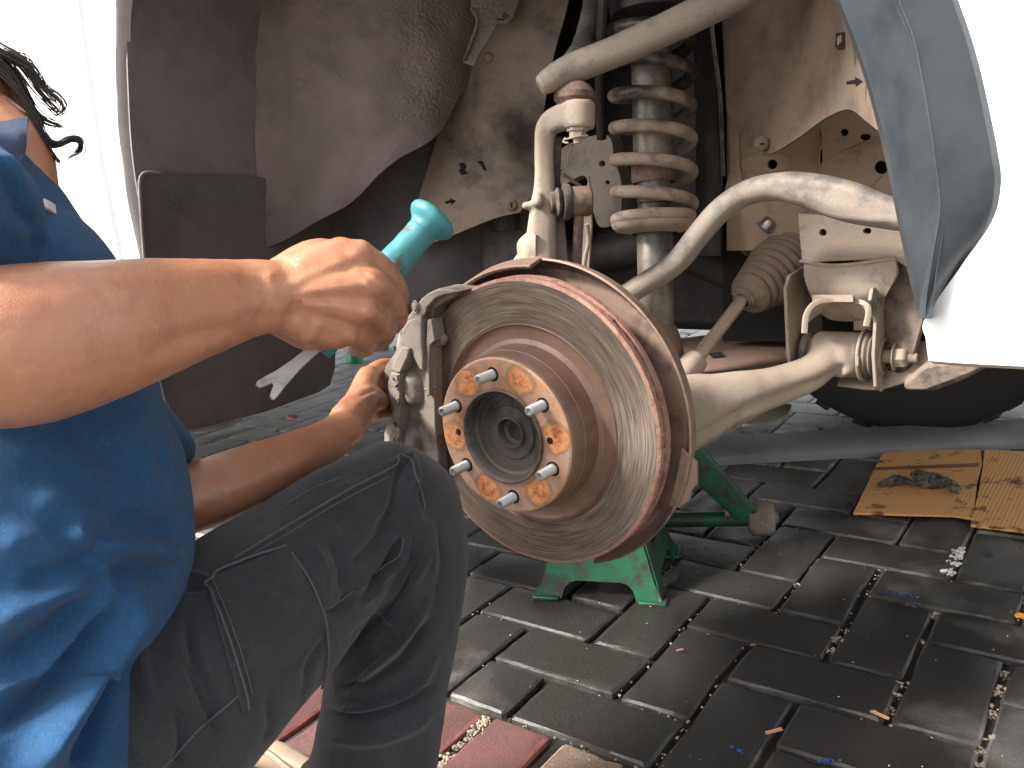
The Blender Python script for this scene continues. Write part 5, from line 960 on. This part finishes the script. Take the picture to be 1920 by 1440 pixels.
# collar with white piping
b = MB(); b.add(*surf([D([(-40, 232, .69), (10, 226, .685), (52, 218, .69)]), D([(-20, 262, .66), (25, 262, .665), (50, 268, .675)]), D([(5, 300, .645), (30, 305, .655), (44, 312, .67)])], 14, 14, .003)); b.build('collar', M['collar'], shirt)
b = MB(); b.add(*surf([D([(45, 290, .655), (62, 330, .66), (80, 372, .668)]), D([(30, 320, .645), (50, 350, .65), (72, 388, .658)]), D([(40, 380, .635), (60, 420, .64), (85, 450, .65)])], 14, 14, .003)); b.build('placket', M['collar'], shirt)
b = MB(); b.add(*surf([D([(70, 370, .655), (88, 374, .662), (104, 384, .672)]), D([(72, 386, .650), (90, 390, .656), (106, 402, .668)])], 6, 10, .002)); b.build('piping', M['stripe'], shirt)
b = MB(); b.add(*surf([D([(72, 388, .652), (90, 392, .660), (108, 404, .670)]), D([(74, 440, .652), (100, 440, .662), (128, 450, .675)]), D([(84, 500, .665), (120, 500, .675), (152, 505, .69)])], 14, 14, .004)); b.build('shirt_yoke', M['shirt'], shirt)
# trousers
b = MB()
TR = [(110, 1500, .72), (215, 1400, .722), (320, 1290, .742), (430, 1195, .778), (530, 1108, .822), (625, 1020, .862), (700, 960, .890), (748, 938, .905)]
b.add(*tube(D(TR), [.112, .108, .098, .090, .082, .073, .064, .060], n=44, seg=70, up=CF)); 
SR = [(755, 945, .90), (768, 985, .90), (764, 1060, .905), (745, 1180, .910), (722, 1300, .915), (705, 1400, .918), (694, 1460, .92), (690, 1500, .92)]
b.add(*capsule(D(SR), [.056, .0575, .0615, .0635, .0645, .065, .066, .062], n=40, seg=70)); b.add(*capsule(D([(730, 930, .90), (765, 950, .905)]), [.058, .056], n=30))
b.add(*tube(D([(-120, 1180, .78), (0, 1340, .76), (110, 1500, .73)]), [.125, .125, .115], n=30)); b.add(*capsule(D([(-60, 1300, .82), (60, 1440, .93), (200, 1590, 1.06)]), [.10, .085, .07])); b.add(*capsule(D([(200, 1590, 1.06), (60, 1680, 1.0), (-60, 1750, .95)]), [.07, .065, .055]))
m2, V, E_ = remesh(b, .0026, 5)
tf = [([(350, 1160), (362, 1230), (400, 1310), (405, 1360)], 8, -.006), ([(350, 1240), (375, 1300), (405, 1370)], 8, -.006), ([(330, 1330), (340, 1390), (330, 1440)], 10, -.005), 
      
      ([(735, 870), (768, 860), (778, 900), (770, 930), (790, 990)], 7, .007, 'c'), ([(755, 860), (745, 900), (735, 950), (700, 1010)], 11, -.007), ([(760, 1000), (740, 1050), (710, 1080), (680, 1130)], 10, .009, 'c'), ([(775, 960), (800, 1020), (790, 1060), (760, 1110), (730, 1150)], 9, .008, 'c'),
      ([(745, 1010), (720, 1060), (690, 1090)], 8, -.008), ([(780, 1060), (750, 1120), (700, 1170), (660, 1200)], 10, -.009), ([(660, 1110), (700, 1060), (740, 1000)], 10, .006), ([(655, 1110), (640, 1140), (610, 1150)], 9, -.006), ([(700, 1150), (740, 1170), (750, 1190)], 6, .005),
      ([(800, 1120), (760, 1190), (700, 1250), (660, 1290)], 12, .009, 'c'), ([(810, 1160), (760, 1230), (700, 1270), (640, 1290)], 8, -.008), ([(815, 1230), (770, 1290), (700, 1320), (620, 1330)], 12, .008, 'c'), ([(812, 1290), (760, 1320), (680, 1340), (600, 1335)], 8, -.008),
      ([(812, 1330), (760, 1370), (680, 1390), (590, 1380)], 12, .006), ([(660, 1060), (700, 1020), (760, 960)], 8, -.005), ([(300, 1090), (350, 1075), (400, 1085)], 6, .004), ([(290, 1105), (340, 1095), (390, 1098)], 7, -.005),
      ([(560, 900), (620, 880), (700, 865)], 14, .002), ([(620, 1010), (640, 1060), (645, 1110)], 10, -.005), ([(590, 1020), (610, 1070), (615, 1120)], 8, .004), ([(610, 1190), (580, 1250), (575, 1300), (540, 1390)], 7, -.004),
      ([(820, 1000), (830, 1060), (815, 1130)], 7, -.004), ([(790, 960), (812, 1010), (812, 1070)], 6, .004), ([(500, 1300), (510, 1350), (500, 1400)], 9, -.004), ([(260, 1180), (270, 1260), (290, 1330)], 12, .004)]
V = carve(m2, V, E_, [(q_[0], q_[1], q_[2]*1.35)+tuple(q_[3:]) for q_ in tf])
d_ = np.array([noise.fractal(Vector((x*10, y*10, z*8+9)), 1, 2, 4) for x, y, z in V]); V = V+normals(m2, V)*(d_*.0028)[:, None]; V = lap(V, E_, 1)
trou = finish(m2, V, 'trousers', M['trousers'], person)
dg = bpy.context.evaluated_depsgraph_get(); bpy.context.view_layer.update()
bvh = BVHTree.FromPolygons([Vector(v) for v in V], [tuple(p.vertices) for p in m2.polygons])
def on(px, lift=.002, tree=None):
    out = []; lastp = None
    for x, y in px:
        r = at(x, y, d=1)-CP; r /= np.linalg.norm(r); h, n_, i_, dd = (tree or bvh).ray_cast(Vector(CP), Vector(r))
        if h is None:
            if lastp is None: continue
            out.append(lastp); continue
        nv_ = np.array(n_); nv_ = nv_ if nv_ @ r < 0 else -nv_; lastp = np.array(h)+nv_*lift; out.append(lastp)
    return out
def cm2(px, n): return [tuple(p) for p in catmull(np.array(px, float), n)]
def seam(px, r, name, par, mt='seam', lift=.0004, n=40):
    P_ = on(cm2(px, n), lift)
    if len(P_) > 3: b = MB(); b.add(*tube(P_, r, n=6, seg=len(P_)*2)); b.build(name, M[mt], par)
# cargo pocket as a raised patch following the cloth
def patch(c4, n, m, lift, th, name, mt, par, bulge=0):
    tl, tr_, br_, bl_ = [np.array(c, float) for c in c4]; rows = []
    for i in range(n):
        t = i/(n-1); L_ = tl*(1-t)+bl_*t; R_ = tr_*(1-t)+br_*t; row = on([tuple(L_*(1-s)+R_*s) for s in np.linspace(0, 1, m)], lift)
        rows.append(row)
    rows = [r for r in rows if len(r) == m]; G = np.array(rows); Gs = G.copy()
    for _ in range(10): Gs[1:-1, 1:-1] = (Gs[:-2, 1:-1]+Gs[2:, 1:-1]+Gs[1:-1, :-2]+Gs[1:-1, 2:])/4
    b = MB(); b.add(*surf(Gs, n*2, m*2, th)); return b.build(name, mt, par)
patch([(388, 1090), (540, 1027), (612, 1172), (455, 1335)], 26, 22, .0035, .0040, 'cargo_pocket', M['trousers'], trou)
seam([(388, 1090), (420, 1070), (480, 1046), (535, 1028)], .0011, 'pocket_hem', trou, lift=.0042)
seam([(388, 1090), (402, 1130), (425, 1190), (445, 1255), (458, 1300), (462, 1330)], .0010, 'pocket_edge', trou, lift=.0040)
seam([(400, 1094), (416, 1135), (437, 1190), (456, 1250), (468, 1300)], .0006, 'pocket_stitch', trou, lift=.0042)
seam([(545, 1040), (575, 1085), (595, 1130), (608, 1175), (612, 1230), (598, 1290), (570, 1340), (545, 1385), (532, 1410)], .0012, 'thigh_edge', trou, lift=.0030)
seam([(440, 1047), (480, 1022), (540, 985), (600, 950), (660, 915), (720, 885), (745, 868), (750, 852), (772, 848)], .0012, 'thigh_seam', trou)
seam([(448, 1056), (490, 1030), (545, 998), (605, 960), (668, 925), (728, 895)], .0006, 'thigh_stitch', trou)
seam([(475, 1005), (520, 960), (580, 920), (640, 895)], .0008, 'upper_seam', trou)
seam([(462, 1290), (440, 1310), (400, 1345), (370, 1370), (340, 1405), (305, 1440)], .0010, 'lower_seam', trou)
seam([(755, 852), (772, 862), (780, 890), (792, 930), (797, 955)], .0012, 'knee_seam', trou)
seam([(703, 1075), (722, 1060), (748, 1042), (756, 1015), (752, 1005)], .0009, 'knee_pleat', trou)
seam([(595, 1150), (615, 1140), (640, 1125), (662, 1108)], .0010, 'pocket_flap_edge', trou)
# hair
b = MB(); cv = [HD+Rh @ (np.array(p)*np.array([1.16, .98, 1])*1.07+np.array([-.012, 0, .012])) for p in lathe([(.05, -.07), (.070, -.04), (.076, 0), (.078, .04), (.068, .08), (.045, .105), (.018, .117), (0, .119)], (0, 0, 0), (0, 0, 1), n=28)[0]]
# cap over the back and top only
hh, hff = lathe([(.060, -.075), (.072, -.04), (.078, 0), (.080, .04), (.070, .08), (.047, .105), (.018, .118), (0, .12)], (0, 0, 0), (0, 0, 1), n=36)
hh = [np.array(p)*np.array([1.16, .98, 1])*1.05 for p in hh]; keepf = [q for q in hff if not all(hh[i][0] > .045 and hh[i][2] < .055 for i in q)]
b.add([HD+Rh @ p for p in hh], keepf); hcap = b.build('hair', M['hair'], person); sm_ = hcap.modifiers.new('s', 'SOLIDIFY'); sm_.thickness = .006; sm_.offset = 1
rh = random.Random(9); b = MB()
locks = [([(-60, 60), (0, 95), (40, 120), (75, 170), (100, 195), (118, 215)], 34, 16), ([(-60, 80), (0, 110), (30, 150), (55, 200), (80, 225), (112, 238)], 60, 10), ([(-50, 70), (0, 100), (40, 105), (62, 135), (80, 155), (88, 170)], 22, 8),
         ([(-30, 110), (30, 165), (62, 215), (78, 250), (100, 272), (130, 262), (150, 262), (152, 275), (140, 288)], 40, 6), ([(-30, 110), (20, 150), (60, 220), (80, 262), (100, 290), (112, 305)], 34, 5), ([(0, 95), (60, 125), (82, 160), (110, 180), (120, 200), (108, 212), (90, 200)], 12, 9),
         ([(70, 225), (85, 255), (110, 268), (140, 258), (153, 272), (150, 285), (125, 299)], 14, 4), ([(-80, 40), (-20, 90), (10, 130), (50, 190), (74, 240), (86, 262)], 60, 12)]
for L_, n_, spd in locks:
    for i in range(n_):
        ox_, oy_ = rh.gauss(0, spd*.55), rh.gauss(0, spd*.45); dz = rh.uniform(-.012, .012); cut = rh.randint(max(3, len(L_)-2), len(L_)); q = [(x+ox_*(1-.35*k/len(L_))+rh.gauss(0, 1.2), y+oy_*(1-.35*k/len(L_))+rh.gauss(0, 1.2), .715+dz+.002*k) for k, (x, y) in enumerate(L_[:cut])]
        b.add(*tube(D(q), [.00045]*(len(q)-1)+[.0002], n=4, seg=len(q)*5, cap=False))
b.build('hair_strands', M['hair'], person)
# shoes
def shoe(c, yaw, name, mt):
    R_ = np.array(Matrix.Rotation(yaw, 3, 'Z')); b = MB(); T_ = lambda x, y, z: c+R_ @ np.array([x, y, z])
    b.add(*capsule([T_(-.07, 0, .040), T_(0, 0, .042), T_(.07, 0, .034), T_(.11, 0, .027)], [.038, .04, .036, .025], n=24)); b.add(*tube([T_(-.11, 0, .012), T_(0, 0, .012), T_(.13, 0, .012)], [.038, .045, .035], n=24, sq=5, up=(0, 0, 1), ratio=1.0))
    m2, V, E_ = remesh(b, .004, 3); V[:, 2] = np.maximum(V[:, 2], .002); return finish(m2, V, name, mt, person)
sc_ = at(700, 1640, Z=0); shoe(np.array([sc_[0], sc_[1], 0]), .75, 'shoe', plain('dark_red_shoe', (.20, .02, .02), .6))
c = at(515, 1425, Z=.012)
b = MB(); b.add(*tube([c+np.array([-.05, -.01, 0]), c+np.array([0, .0, .006]), c+np.array([.05, .008, .0])], [.012, .016, .012], n=14, sq=3)); b.add(*tube([c+np.array([-.03, -.02, .01]), c+np.array([0, -.012, .02]), c+np.array([.045, -.01, .008])], [.004]*3, n=8)); o = b.build('sandal_toe', plain('tan_leather', (.42, .33, .24), .5), None); tag(o, 'tan leather sandal toe on the red pavers under the thigh', 'sandal')
